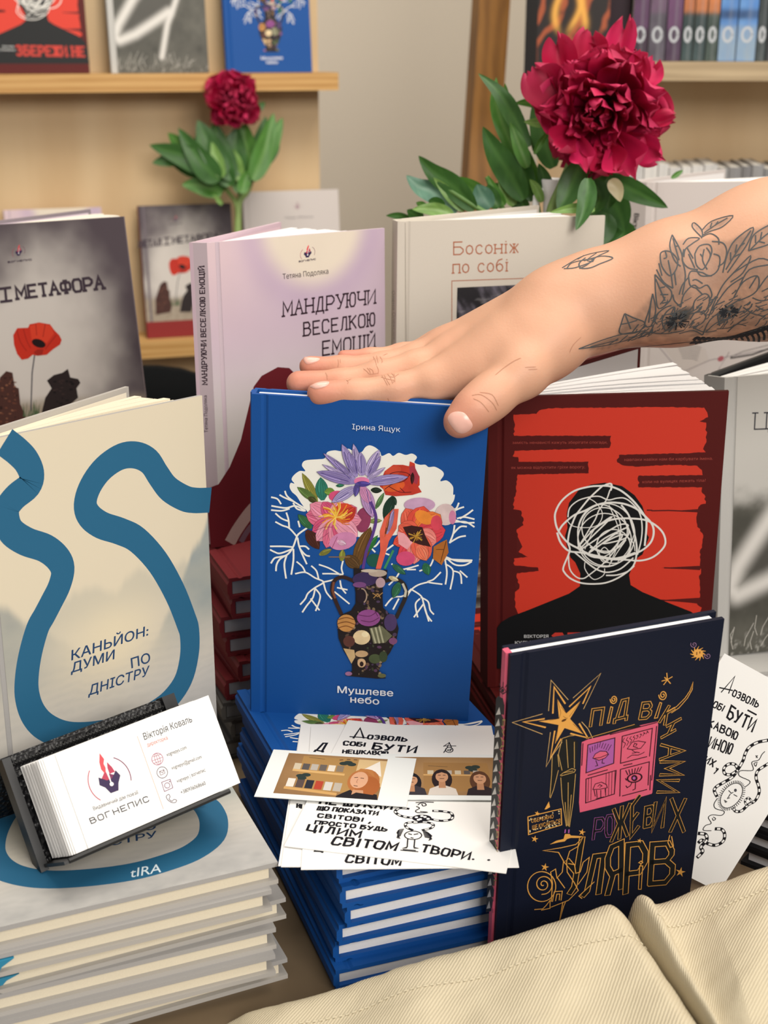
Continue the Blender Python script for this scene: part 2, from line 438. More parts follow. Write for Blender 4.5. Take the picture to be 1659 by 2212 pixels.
# ================================================================ the room
plaster = mat(0xE2D8C8, .85, .2, .06, 260, .25, key='wall_fabric')
ply = wood('birch_plywood', 0xCDAD82, 0xDBBF96, (1.6, 1.6, .3), .5, 1.6, vert=True)
oak = wood('pine_shelf_wood', 0xB98A4E, 0xD9AE70, (.6, 3, 9), .45, 3)
darkwood = wood('brown_post_wood', 0x7A5326, 0x9A6C34, (5, 5, .5), .5, 3, vert=True)
def struct(name, a, b, m):
    q = MB(); q.box(a, b, m); return tag(q.build(name), kind='structure')
struct('floor', (-3.2, -1.5, -.05), (3.2, 3.3, 0), mat(0x8B8177, .5, .3, .1, 8, key='grey_floor'))
struct('wall_back', (-3.2, 3.2, 0), (3.2, 3.3, 3.0), plaster)
struct('baseboard_back', (-3.2, 3.18, 0), (3.2, 3.2, .08), mat(0xC9BDA8, .5))
# table
tb = thing('table', 'long table covered in brown laminate carrying all the stacked books', 'table', Matrix.Translation((0, .9, 0)))
q = MB(); q.box((-1.2, -.445, .715), (1.2, .56, .75), mat(0x6B5A44, .5, .4, .08, 60, key='table_brown')); q.build('tabletop', tb)
for sx in (-1, 1):
    for sy in (-.40, .5):
        q = MB(); q.tube([(sx * 1.12, sy, .715), (sx * 1.12, sy, 0)], .022, mat(0x55504A, .4, .5), 12); q.build('leg', tb)
# ---------------------------------------------------------------- display boards behind
BL = pose((-.97, 1.98, 0), 17)
ds = thing('display_stand', 'birch plywood display board with two shelves, left behind the table', 'display stand', BL)
q = MB(); q.box((0, 0, .02), (.905, .02, 1.75), ply); q.build('back_panel', ds)
q = MB(); q.box((-.2, -.075, 1.147), (.918, -.0, 1.173), oak); upper = q.build('shelf', ds)
q = MB(); q.box((-.2, -.085, .747), (.918, -.0, .773), oak); q.build('shelf', ds)
for x in (.1, .78):
    q = MB(); q.box((x, -.16, 0), (x + .04, .22, .02), oak); q.build('foot', ds)
BR = pose((.225, 2.03, 0), -6)
dr = thing('display_stand', 'plywood display stand with leaning brown post, right behind the big peony', 'display stand', BR)
q = MB(); q.box((0, 0, .02), (1.0, .02, 1.75), ply); q.build('back_panel', dr)
q = MB(); q.box((.02, -.15, 1.168), (1.02, 0, 1.192), wood('grey_shelf_wood', 0xA08B6C, 0xBFA987, (.6, 3, 9), .5, 3)); q.build('shelf', dr)
q = MB(); q.box((.02, -.15, .825), (1.02, 0, .850), oak); q.build('shelf', dr)
pa, pb = atD(1078, -260, 2.0), atD(1030, 470, 2.06)
fl = pa + (pb - pa) * (pa[2] / (pa[2] - pb[2])); pa = pa + (pa - pb) * .25
Xi = BR.inverted(); A_, B_ = Xi @ Vector(pa), Xi @ Vector(fl)
q = MB(); dz = (A_ - B_).normalized(); ux = Vector((1, 0.35, 0)); ux = (ux - dz * ux.dot(dz)).normalized(); uy = dz.cross(ux)
X = Matrix((( ux.x, uy.x, dz.x, B_.x), (ux.y, uy.y, dz.y, B_.y), (ux.z, uy.z, dz.z, B_.z), (0, 0, 0, 1)))
q.box((-.024, -.02, 0), (.024, .02, (A_ - B_).length), darkwood, X); q.build('post', dr)
# dark chair behind the table
ch = thing('chair', 'black chair with a rounded back showing under the left display shelf', 'chair', pose((-.31, 1.68, 0), 186))
blk = mat(0x0F1011, .85, .1)
q = MB(); N = 17; vs = []
for j in range(7):
    for i in range(N):
        a = -1 + 2 * i / (N - 1); h = .48 + (.365 * (1 - abs(a) ** 2.6 * .55)) * j / 6
        for y in (0, .018): vs.append((a * .215, y + .05 * (1 - a * a) + .03 * j / 6, h))
g = lambda i, j, k: (j * N + i) * 2 + k
fs = []
for j in range(6):
    for i in range(N - 1):
        for k in (0, 1): fs.append((g(i, j, k), g(i + 1, j, k), g(i + 1, j + 1, k), g(i, j + 1, k)))
for i in range(N - 1): fs += [(g(i, 6, 0), g(i + 1, 6, 0), g(i + 1, 6, 1), g(i, 6, 1)), (g(i, 0, 0), g(i + 1, 0, 0), g(i + 1, 0, 1), g(i, 0, 1))]
for j in range(6): fs += [(g(0, j, 0), g(0, j + 1, 0), g(0, j + 1, 1), g(0, j, 1)), (g(N - 1, j, 0), g(N - 1, j + 1, 0), g(N - 1, j + 1, 1), g(N - 1, j, 1))]
q.faces(vs, fs, blk); q.build('backrest', ch, True)
q = MB(); q.prism([(-.21, .06), (.21, .06), (.2, .42), (.12, .47), (-.12, .47), (-.2, .42)], .43, .47, blk); q.build('seat', ch)
for sx in (-.17, .17):
    for sy, b in ((.09, .04), (.4, .44)):
        q = MB(); q.tube([(sx, sy, .43), (sx * 1.15, b, 0)], .013, blk, 10); q.build('leg', ch)
for sx in (-.17, .17):
    q = MB(); q.tube([(sx, .09, .45), (sx, .06, .6)], .012, blk, 8); q.build('back_support', ch)

# ================================================================ books
KIND = {}
BT = .0025
GR = ((0, 0), (.0055, 0), (.007, .0008), (.0082, .0008), (.0097, 0))
def kind(name, W, H, t, M, front, spine=None, back=None, pages=0xEDE7DB, art=None, sart=None, inside=0xF2EEE6, seg=None):
    fm = mat(front, .55, .2, .03, 900, .05, key=name + '_cloth'); sm = fm if spine is None else mat(spine, .5, .35, key=name + '_spine')
    bm_ = fm if back is None else mat(back, .5, .35, key=name + '_back')
    q = MB(); q.prism(list(GR) + [(W, 0), (W, BT), (0, BT)], 0, H, fm)
    if art: art(q, M)
    KIND[name] = dict(W=W, H=H, t=t, M=M, fm=fm, sm=sm, bm=bm_, pm=mat(pages, .8, .15, .06, 1500, key=name + '_paper'), im=mat(inside, .7), front=q.mesh('front_cover'), sart=sart, cache={}, plain=None)
    return KIND[name]
def cover_plain(K):
    if K['plain'] is None:
        q = MB(); q.prism(list(GR) + [(K['W'], 0), (K['W'], BT), (0, BT)], 0, K['H'], K['fm']); K['plain'] = q.mesh('front_cover')
    return K['plain']
def pages_mb(K, S, a0, a1, n, sp=(0, 0)):
    """leaves between cover directions a0..a1 (radians), rooted along 0..S"""
    q = MB(); W, H = K['W'], K['H']; rd = random.Random(int(W * 1e4) + n)
    for i in range(n):
        f0, f1 = (i + .02) / n, (i + .98) / n
        A0, A1 = a0 + (a1 - a0) * f0, a0 + (a1 - a0) * f1
        p0 = np.array(S) * (.12 + .76 * f0) + np.array(sp); p1 = np.array(S) * (.12 + .76 * f1) + np.array(sp)
        Ln = W - .006 - .004 * abs(math.sin(3.1 * f0)) - rd.uniform(0, .0015); bow = .006 * math.sin(math.pi * f0)
        prof = []
        nn = max(6, 1)
        for k in range(nn + 1):
            u = k / nn; prof.append(p0 + Ln * u * np.array([math.cos(A0), math.sin(A0)]) + bow * math.sin(math.pi * u) * np.array([-math.sin(A0), math.cos(A0)]))
        th = .9
        for k in range(nn, -1, -1):
            u = k / nn; d1 = A0 + (A1 - A0) * th
            prof.append(p1 * th + p0 * (1 - th) + Ln * u * np.array([math.cos(d1), math.sin(d1)]) + bow * math.sin(math.pi * u) * np.array([-math.sin(A0), math.cos(A0)]))
        q.prism([tuple(p) for p in prof], .003, H - .003 - rd.uniform(0, .0012), K['pm'])
    return q
def book(kn, label, M, opened=None, group=None, npages=1, flat=False, art=True):
    K = KIND[kn]; W, H, t = K['W'], K['H'], K['t']
    root = thing('hardcover_book', label, 'book', M, group)
    link('front_cover', K['front'] if art else cover_plain(K), root)
    C = K['cache']
    if opened is None:
        if 'spine' not in C:
            q = MB(); q.prism([(0, BT), (-.0012, t * .3), (-.0012, t * .7), (0, t - BT), (.002, t - BT), (.002, BT)], 0, H, K['sm']); C['spine'] = q
            if K['sart'] and kn == 'navy': K['sart'](q, K['M'], Matrix.Translation((-.0012, t, 0)) @ Matrix(((0, 1, 0, 0), (-1, 0, 0, 0), (0, 0, 1, 0), (0, 0, 0, 1))))
            C['spine'] = q.mesh('spine')
            q = MB(); q.prism([(0, t - BT), (W, t - BT), (W, t)] + [(x, t - y) for x, y in GR[::-1]], 0, H, K['bm']); C['back'] = q.mesh('back_cover')
            q = MB(); q.box((.003, BT, .003), (W - .004, t - BT, H - .0015), K['pm']); C['pages'] = q.mesh('page_block')
        link('spine', C['spine'], root); link('back_cover', C['back'], root); link('page_block', C['pages'], root)
    else:
        ps, pb, tt = R_(opened[0]), R_(opened[1]), opened[2]
        d = np.array([math.cos(ps), math.sin(ps)]); S = d * tt; inn = np.array([math.sin(ps), -math.cos(ps)])
        q = MB(); q.prism([(0, 0), tuple(S), tuple(S + inn * .002), tuple(inn * .002)], 0, H, K['sm'])
        F = Matrix(((-d[0], d[1], 0, S[0]), (-d[1], -d[0], 0, S[1]), (0, 0, 1, 0), (0, 0, 0, 1)))
        if K['sart']: K['sart'](q, M, F)
        q.build('spine', root, fix=False)
        e = np.array([math.cos(pb), math.sin(pb)]); n_ = np.array([e[1], -e[0]])
        q = MB(); prof = [S + e * x - (-n_) * y for x, y in [(0, 0)] + [(.0055, 0), (.007, .0008), (.0082, .0008), (.0097, 0)] + [(W, 0), (W, BT), (0, BT)]]
        q.prism([tuple(p) for p in prof], 0, H, K['bm']); bc = q.build('back_cover', root)
        q = MB(); P = [S + e * .006 + n_ * (BT + .0002), S + e * (W - .003) + n_ * (BT + .0002)]
        q.face([(*P[0], .003), (*P[1], .003), (*P[1], H - .003), (*P[0], H - .003)], K['im']); q.build('endpaper', bc)
        pages_mb(K, S, R_(opened[3] if len(opened) > 3 else 1.2), pb - R_(opened[4] if len(opened) > 4 else 1.2), npages, tuple(inn * .004 + d * .0)).build('page_block', root)
    return root
ORD = ['topmost', 'second from the top', 'third from the top', 'fourth from the top', 'fifth from the top', 'sixth from the top', 'seventh from the top', 'eighth from the top', 'ninth from the top', 'tenth from the top']
def stack(kn, corner, yaw, ztop, n, what, where, group, jit=.004, jyaw=1.5, seed=1, ribbon=None, art_top=True, base=0):
    rd = random.Random(seed); t = KIND[kn]['t']; out = []
    for i in range(n):
        j = 0 if i == 0 else 1
        x, y = corner[0] + j * rd.uniform(-jit, jit), corner[1] + j * rd.uniform(-jit, jit)
        M = pose((x, y, ztop - i * t), yaw + j * rd.uniform(-jyaw, jyaw), -90)
        lab = '%s lying flat, %s %s' % (what, (('lowest' if i == n - 1 and n > 2 and base == 0 else ORD[base + i])), where)
        out.append(book(kn, lab, M, None, group, flat=True, art=art_top and i == 0))
    return out
# ---------------------------------------------------------------- blue book with the vase of flowers
WHT = 0xF1EFE6
def art_blue(q, M):
    a = Art(q, M); A = (560, 930, 3.318); C = (560, 1200, 3.318)
    a.frame(*A)
    a.poly([(345, 580), (300, 520), (268, 470), (235, 440), (218, 405), (226, 375), (252, 380), (232, 350), (250, 318), (290, 290), (330, 290), (306, 250), (330, 215), (420, 206), (470, 198), (488, 155), (540, 142), (590, 148), (640, 130), (700, 165), (738, 150), (760, 120), (790, 106), (830, 120), (865, 150), (880, 182), (930, 162), (960, 182), (1000, 160), (1050, 175), (1095, 165), (1130, 190), (1112, 228), (1150, 245), (1190, 245), (1215, 262), (1260, 260), (1312, 290), (1322, 320), (1298, 362), (1345, 358), (1388, 400), (1390, 458), (1402, 460), (1395, 500), (1368, 540), (1300, 600), (1200, 700), (900, 760), (700, 760), (400, 650)], WHT, smooth=True)
    roots = [[(340, 700), (290, 735), (270, 760), (240, 840), (200, 890), (150, 905), (110, 915), (85, 950)], [(270, 760), (215, 700), (165, 680), (118, 655)], [(215, 700), (210, 640), (195, 590)], [(210, 650), (160, 630), (118, 595)], [(240, 835), (170, 830), (80, 830)], [(235, 850), (150, 880), (110, 870), (80, 855)], [(200, 890), (150, 920), (125, 960), (120, 1005)], [(195, 900), (180, 960), (192, 1058)], [(245, 850), (245, 930), (230, 1030)], [(275, 770), (290, 840), (330, 890), (360, 900)], [(290, 830), (330, 830), (355, 850)], [(290, 840), (310, 890), (340, 955)], [(330, 575), (260, 540), (190, 555), (90, 540)], [(215, 560), (160, 575), (88, 570)], [(155, 525), (130, 490), (88, 478)], [(330, 560), (250, 510), (200, 470), (185, 435)], [(250, 510), (180, 480), (148, 462)], [(245, 520), (270, 560), (320, 575)], [(280, 650), (290, 690)], [(1365, 805), (1390, 740), (1400, 680)], [(1390, 740), (1440, 690), (1485, 688)], [(1370, 800), (1430, 765), (1478, 755)], [(1400, 640), (1470, 660), (1540, 660)], [(1400, 655), (1480, 655), (1540, 690)], [(1420, 630), (1470, 620), (1540, 635)], [(1440, 630), (1490, 600), (1530, 570)], [(1375, 560), (1410, 560), (1430, 520)], [(1390, 580), (1430, 560), (1465, 548)], [(1330, 920), (1400, 925), (1525, 930)], [(1340, 910), (1400, 960), (1470, 965), (1520, 940)], [(865, 790), (830, 830), (795, 830), (830, 870)], [(960, 820), (900, 870), (930, 890)]]
    a.lines(roots, 12, WHT, smooth=True)
    a.frame(*C)
    roots2 = [[(1330, 20), (1345, 120), (1335, 205)], [(1335, 60), (1390, 110), (1370, 240)], [(1390, 110), (1440, 130), (1450, 200)], [(1440, 110), (1490, 155)], [(1340, 10), (1420, 40), (1520, 40)], [(260, 130), (330, 120), (400, 160), (460, 190), (400, 230), (350, 270), (330, 310), (295, 350)], [(400, 235), (385, 300), (340, 360), (310, 405)], [(370, 310), (430, 390)], [(400, 235), (435, 280), (430, 330), (405, 395)], [(270, 45), (310, 80), (330, 120)], [(375, 75), (410, 110), (425, 165)], [(460, 190), (480, 260), (520, 310)], [(460, 190), (540, 170), (600, 130)], [(430, 65), (500, 90), (570, 130)], [(455, 130), (520, 130), (600, 135)], [(580, 180), (590, 230), (620, 270)], [(540, 260), (590, 300), (645, 345)], [(560, 230), (630, 245)], [(600, 40), (590, 90), (600, 130)], [(1300, 120), (1250, 170), (1210, 190), (1310, 205)], [(1210, 190), (1140, 210), (1090, 245), (1060, 290)], [(1095, 245), (1160, 290), (1180, 350), (1215, 470)], [(1160, 300), (1210, 330), (1225, 390), (1250, 420)], [(1150, 310), (1120, 350), (1135, 440)], [(1175, 350), (1110, 440)], [(1180, 350), (1200, 420), (1235, 470)], [(1090, 240), (1030, 290), (960, 300), (905, 360)], [(1000, 310), (960, 385)], [(950, 60), (1000, 100), (1070, 90), (1140, 70)], [(1010, 110), (980, 160), (930, 210)], [(1060, 100), (1120, 100)], [(1250, 20), (1220, 80), (1150, 110)]]
    a.lines(roots2, 11, WHT, smooth=True)
    # leaves and stems
    a.wash = .28; a.veins = 1; a.up().frame(*A)
    for b, t, wd, c in (((415, 512), (308, 305), 62, 0x8F8C3C), ((410, 505), (272, 405), 55, 0x5D7A3C), ((350, 480), (412, 512), 40, 0x4A4A24), ((455, 500), (440, 335), 92, 0x2F7A66), ((540, 435), (465, 440), 55, 0x74963F), ((960, 470), (895, 640), 75, 0x1D3A2C), ((835, 560), (895, 445), 34, 0x5B8350), ((960, 470), (980, 535), 30, 0x1D3A2C), ((800, 425), (880, 430), 40, 0x1F2E22), ((690, 980), (800, 690), 115, 0x6B4A23), ((760, 880), (850, 750), 42, 0x2F7A3A), ((340, 715), (430, 850), 85, 0x4A241C), ((430, 890), (520, 850), 40, 0x83803A), ((590, 935), (600, 850), 45, 0x8A8D3A), ((375, 700), (278, 600), 62, 0x356B43), ((1185, 950), (1215, 1035), 60, 0x2A6B4A), ((955, 960), (1050, 1030), 45, 0x2F6A4F), ((780, 650), (880, 645), 34, 0x8FA05A), ((480, 300), (530, 325), 30, 0x70803C), ((550, 395), (610, 392), 22, 0x2F7A5A), ((620, 900), (720, 985), 90, 0x5A4022)): a.petal(b, t, wd, c)
    a.ell(825, 930, 55, 48, 0x1C5548).line([(900, 985), (960, 860)], 16, 0x3F8A5A)
    a.line([(500, 905), (650, 905)], 7, 0x8A6A4A)
    # red rose, top right
    a.up().poly([(865, 400), (880, 340), (900, 290), (960, 245), (1030, 245), (1075, 255), (1080, 220), (1115, 235), (1120, 280), (1150, 330), (1150, 390), (1140, 400), (1165, 440), (1100, 460), (980, 470), (905, 460), (890, 420)], 0xC23A2A)
    a.up().ell(965, 395, 80, 42, 0xDB5C2C, -10).poly([(1075, 260), (1110, 250), (1148, 330), (1130, 385), (1085, 360)], 0xA53446).ell(960, 290, 60, 34, 0xCB4B34, -20).petal((1100, 300), (1095, 385), 26, 0x3A1216)
    a.up().lines([[(905, 340), (960, 300), (1050, 300), (1090, 330)], [(900, 420), (960, 380), (1040, 360), (1080, 310)], [(930, 400), (1010, 440), (1090, 440)], [(1010, 410), (1040, 440)]], 5, 0x5A1418, smooth=True)
    # left pink peony
    rd = random.Random(3)
    a.up().ell(560, 470, 62, 40, 0xD5517C).ell(745, 640, 55, 90, 0x8E3A5C, 8)
    for i, (t, wd) in enumerate((((335, 600), 150), ((365, 525), 130), ((455, 510), 110), ((590, 500), 120), ((700, 550), 130), ((735, 640), 130), ((380, 720), 110), ((410, 790), 110), ((480, 840), 110), ((560, 850), 110), ((640, 845), 110), ((705, 760), 130))):
        if i in (6,): a.up()
        a.petal((545, 640), t, wd, (0xDB6A8A, 0xE58AA2, 0xD4557C, 0xE99BB0)[i % 4], p=.6)
    a.up().ell(600, 790, 100, 62, 0xCF86B0, -15).petal((560, 790), (625, 815), 40, 0xE7B5CF).ell(610, 590, 78, 72, 0xD4482C).petal((600, 640), (690, 550), 80, 0xC23A2A)
    a.up()
    for i in range(46):
        an = rd.uniform(0, 6.28); r = rd.uniform(60, 125); c = rd.choice((0xF0B63A, 0xE9952F, 0xF5CF62, 0xD9772B))
        a.line([(550, 620), (550 + .6 * r * math.cos(an + .2), 620 + .6 * r * math.sin(an + .2)), (550 + r * math.cos(an), 620 + r * .9 * math.sin(an))], 7, c)
    a.up().lines([[(345, 600), (440, 620)], [(385, 720), (470, 690), (520, 690)], [(420, 790), (500, 730)], [(520, 845), (560, 760)]], 3, 0x8E3A5C)
    # orange plant and the right poppy
    a.poly([(960, 560), (1000, 560), (985, 700), (930, 790), (905, 880), (872, 990), (835, 990), (868, 860), (865, 720), (900, 620)], 0xE0624C).up().petal((915, 740), (965, 560), 40, 0x9A86B4).petal((900, 760), (940, 580), 14, 0xB0542F)
    a.ell(1150, 530, 112, 52, 0xC79FBE).ell(1335, 600, 76, 78, 0xDCC4C2, 20).ell(1385, 620, 26, 50, 0xD183A6)
    for i, (t, wd) in enumerate((((1050, 555), 150), ((1180, 540), 190), ((1300, 600), 190), ((1335, 710), 170), ((1270, 800), 150), ((1000, 680), 150), ((960, 810), 110), ((1060, 900), 130), ((1010, 960), 130), ((1110, 955), 120), ((1200, 930), 150))):
        if i in (5, 7): a.up()
        a.petal((1130, 745), t, wd, (0xE2604A, 0xDF4F3E, 0xE8783A, 0xD9424E, 0xE9837A)[i % 5], p=.6)
    a.up().ell(1180, 620, 70, 45, 0xEA8A35, 30).ell(1270, 660, 40, 55, 0xD9485A).poly([(990, 720), (1040, 735), (1100, 800), (1060, 850), (1000, 810)], 0xEAA2A8).ell(1050, 915, 68, 52, 0xD64E78).petal((1140, 820), (1200, 930), 90, 0xEE7A5C)
    a.up().poly([(1030, 690), (1090, 678), (1170, 690), (1190, 750), (1232, 832), (1150, 815), (1085, 790), (1050, 730)], 0x3A1A1A)
    a.up()
    for i in range(22):
        an = rd.uniform(0, 6.28); r = rd.uniform(25, 58); a.line([(1125, 755), (1125 + r * math.cos(an), 755 + r * math.sin(an))], 5, rd.choice((0xC9993A, 0xA8762A)))
    a.poly([(1250, 830), (1300, 800), (1345, 778), (1358, 870), (1330, 920), (1308, 962), (1245, 915)], 0xB0682A).up().lines([[(1340, 790), (1300, 940)], [(1320, 850), (1270, 850)]], 5, 0x5A3216)
    # lilac water lily
    for i, (b, t, wd) in enumerate((((700, 330), (593, 95), 72), ((730, 320), (675, 92), 56), ((700, 310), (640, 150), 60), ((745, 320), (725, 150), 66), ((770, 320), (862, 135), 70), ((780, 330), (872, 180), 50), ((690, 350), (460, 160), 48), ((690, 365), (452, 240), 40), ((690, 370), (412, 293), 78), ((775, 370), (1068, 330), 74), ((770, 350), (905, 262), 36), ((660, 320), (535, 208), 36))): a.petal(b, t, wd, (0x9E8EC2, 0xB3A3D0, 0x8F7FB6)[i % 3], p=.75)
    a.up().petal((700, 400), (520, 512), 74, 0xA79AC8).petal((750, 400), (815, 622), 92, 0xB78FC0).petal((735, 395), (790, 520), 70, 0xD08DB8)
    a.up().ell(735, 360, 55, 30, 0xDD7AA6).petal((690, 380), (800, 380), 40, 0x54449A).petal((705, 375), (690, 470), 44, 0x5A4E96)
    a.lines([[(650, 290), (610, 150)], [(700, 300), (680, 130)], [(735, 300), (730, 180)], [(790, 300), (850, 160)], [(650, 340), (480, 190)], [(640, 360), (440, 300)], [(800, 370), (1000, 335)], [(640, 440), (550, 500)], [(770, 420), (805, 590)]], 4, 0x54448C)
    a.line([(800, 510), (838, 620), (815, 740), (770, 860), (745, 985)], 20, 0x5A3A86, smooth=True)
    # vase of shells
    a.frame(*C).up()
    a.line([(690, 185), (600, 150), (540, 178), (525, 250), (552, 330), (590, 415)], 26, 0x33211F, smooth=True).line([(905, 180), (980, 165), (1040, 205), (1052, 285), (1012, 380), (985, 440)], 26, 0x2A2320, smooth=True)
    a.up().line([(535, 190), (527, 250), (545, 300)], 15, 0x7A4630).line([(1030, 200), (1052, 250), (1045, 290)], 16, 0xC9C3B0).petal((930, 150), (1000, 175), 34, 0xD9C9A0).petal((1005, 190), (960, 300), 60, 0x2E6A4A)
    a.poly([(678, 85), (740, 92), (800, 97), (920, 100), (915, 150), (888, 210), (885, 300), (890, 370), (930, 410), (982, 450), (1000, 520), (985, 600), (940, 690), (880, 770), (860, 820), (910, 876), (850, 878), (622, 858), (668, 820), (665, 770), (608, 680), (570, 590), (560, 470), (590, 420), (660, 390), (692, 340), (692, 260), (680, 190)], 0x1E1719)
    a.up(); rs = random.Random(21); hw_ = lambda v: float(np.interp(v, [95, 200, 300, 370, 420, 480, 560, 640, 720, 800, 860], [110, 105, 95, 95, 190, 215, 212, 190, 150, 95, 110]))
    for i in range(150):
        v = rs.uniform(100, 850); u = 785 + rs.uniform(-1, 1) * (hw_(v) - 18); r = rs.uniform(5, 17)
        a.ell(u, v, r, r * rs.uniform(.4, .9), rs.choice((0x3A2C28, 0x4A3A55, 0x6A5040, 0x7E6A52, 0x2A2420, 0x544238, 0x5A3A58, 0x8E7C66, 0x39402E)), rs.uniform(0, 180), 9)
    for e in ((760, 165, 90, 50, 0x3A2C55), (720, 205, 48, 20, 0x75477C), (850, 122, 66, 26, 0xB6A596), (790, 105, 60, 12, 0xC0B2A2), (870, 190, 34, 36, 0xB99AA2), (730, 285, 36, 52, 0x221722), (625, 480, 64, 62, 0xC28A4C), (785, 442, 84, 60, 0x8E4A8A), (735, 582, 62, 52, 0xDCC49A), (645, 610, 42, 40, 0x5A352E), (942, 475, 46, 62, 0x473660), (960, 608, 30, 24, 0x7A4A72), (735, 700, 46, 24, 0xC2A078), (735, 765, 30, 32, 0xCDAA84), (830, 735, 44, 34, 0x4A5638), (642, 842, 25, 15, 0x97688E), (880, 856, 30, 15, 0x686A45), (890, 720, 30, 40, 0x39472F)): a.ell(*e)
    a.poly([(790, 515), (880, 500), (955, 570), (905, 620), (820, 627)], 0x66664E).poly([(604, 660), (682, 672), (690, 722), (662, 770)], 0xC7A87A)
    a.up().lines([[(805, 520), (835, 622)], [(835, 512), (862, 622)], [(862, 506), (890, 618)]], 12, 0xA9A78A).lines([[(565, 455), (625, 440), (680, 455)], [(562, 485), (625, 470), (688, 490)], [(565, 515), (625, 500), (680, 520)]], 7, 0x7A4A24, smooth=True).lines([[(710, 420), (790, 430), (840, 400)], [(730, 460), (800, 470), (860, 440)], [(830, 390), (850, 430)]], 5, 0x5A2450, smooth=True).ell(735, 772, 14, 18, 0x2A1A18).arc(735, 285, 36, 52, -90, 60, 9, 0xA08A78).lines([[(815, 265), (850, 290), (885, 262)], [(820, 300), (850, 270), (870, 300)]], 6, 0xA8804A).ell(760, 560, 26, 20, 0xEAD9B0)
    # lettering
    a.wash = 0; a.veins = 0
    a.text('Мушлеве', (563, 978), (960, 1004), (563, 930), 0xEDF0F6, .012).text('небо', (655, 1047), (860, 1063), (655, 1011), 0xEDF0F6, .012, xh=True)
    a.frame(600, 730, 4.1475).text('Ірина Ящук', (668, 813), (1098, 838), (668, 765), 0xDDE4F2)
M_BLUE = pose((-.0816, .7389, .8245), -5.42, 2.31, 2.35)
kind('blue', .1328, .2029, .0124, M_BLUE, 0x134E96, pages=0xE4E2E2, art=art_blue, inside=0x1B509C)
# ---------------------------------------------------------------- canyon book
KF = (0, 840, 2.9625); K2 = (0, 1300, 2.9625)
def art_canyon(q, M):
    W, H = .152, .2014
    def fn(x, z):
        u, v = x / W, z / H; n = fbm(u * 9, v * 13, 3, 5); g = fbm(u * 30 + v * 9, v * 70, 8, 3)
        c = mixc(L(0xBDBAB5), L(0xDBCFB6), sstep(.02, .62, v + .1 * (n - .5)))
        ridge = lambda x0, h, s, sd: sstep(-.01, .03, (h + s * (u - x0) + .10 * (fbm(u * 11, v * 0 + 2, sd, 4) - .5)) - v)
        right = ridge(1, .66, 1.15, 5) * sstep(.5, .8, u) * sstep(.22, .42, v)
        left = ridge(0, .60, -.55, 9) * sstep(.55, .0, u) * sstep(.22, .4, v)
        mid = ridge(.5, .53, 0, 12) * sstep(.36, .5, v) * .45
        c = mixc(c, L(0x8E9898), right * (.55 + .55 * n)); c = mixc(c, L(0x979A95), left * (.5 + .6 * n)); c = mixc(c, L(0xA9A99E), mid)
        glow = np.exp(-((u - .52) / .22) ** 2 - ((v - .37) / .12) ** 2); c = mixc(c, L(0xE7D8B6), glow * .75)
        st_ = np.sin(260 * v + 25 * u + 14 * n) * .5 + .5; c = mixc(c, L(0xA8A7A2), .35 * st_ * g * sstep(.42, .3, v) * (1 - glow))
        c = mixc(c, L(0x9B9A98), sstep(.18, .02, v) * .5 * fbm(u * 22, v * 40, 21, 3) * 1.6)
        return c
    a = Art(q, M); a.paint(0, 0, .0060, H, 3, 120, fn).paint(.0092, 0, W, H, 130, 170, fn)
    a.up().frame(*KF); o = 1363
    RIV = 0x296385; wd = 141
    lo = [(240, 170 + o), (195, 330 + o), (172, 480 + o), (174, 600 + o), (212, 715 + o), (290, 800 + o), (420, 850 + o), (600, 845 + o), (800, 800 + o), (960, 720 + o), (1080, 630 + o), (1172, 500 + o), (1212, 340 + o), (1213, 200 + o)]
    a.line([(62, 362), (112, 402), (168, 462), (203, 545), (187, 618), (100, 690), (46, 765), (46, 850), (80, 920), (170, 978), (290, 1020), (370, 1085), (402, 1160), (380, 1260), (330, 1362), (284, 1450)] + lo + [(1190, 1480), (1118, 1300), (1010, 1110), (880, 968), (770, 912), (650, 872), (570, 810), (546, 730), (580, 620), (660, 510), (770, 435), (870, 424), (955, 465), (1015, 555), (1080, 640), (1180, 700), (1250, 714), (1316, 713)], wd, RIV, smooth=True)
    a.up().frame(*K2); T = 0x27456B
    a.text('КАНЬЙОН:', (457, 375), (947, 213), (459, 310), T, .014).text('ДУМИ', (455, 455), (730, 366), (458, 392), T, .014).text('ПО', (842, 425), (962, 385), (836, 362), T, .014).text('ДНІСТРУ', (566, 600), (950, 470), (572, 535), T, .014)
    # author along the foot of the river
    a0 = Art(q, M_CANF); a0.h = a.h
    a0.text('tIRA', (281, 1896), (348, 1884), (283, 1876), 0xDCE9EE, .004)
M_CANF = pose((-.0531 - .152 * math.cos(R_(22.9)), .577 - .152 * math.sin(R_(22.9)), .825), 22.9, -90)
M_CAN = pose((-.1972 - .0047,   .6259 - .0054, .8258), 49.08, -1.95, 1.67)
kind('canyon', .152, .2014, .0125, M_CAN, 0xA9A6A3, 0x2F6688, 0xB4AFA8, pages=0xE6DBC3, art=art_canyon, inside=0xEDE4CF)
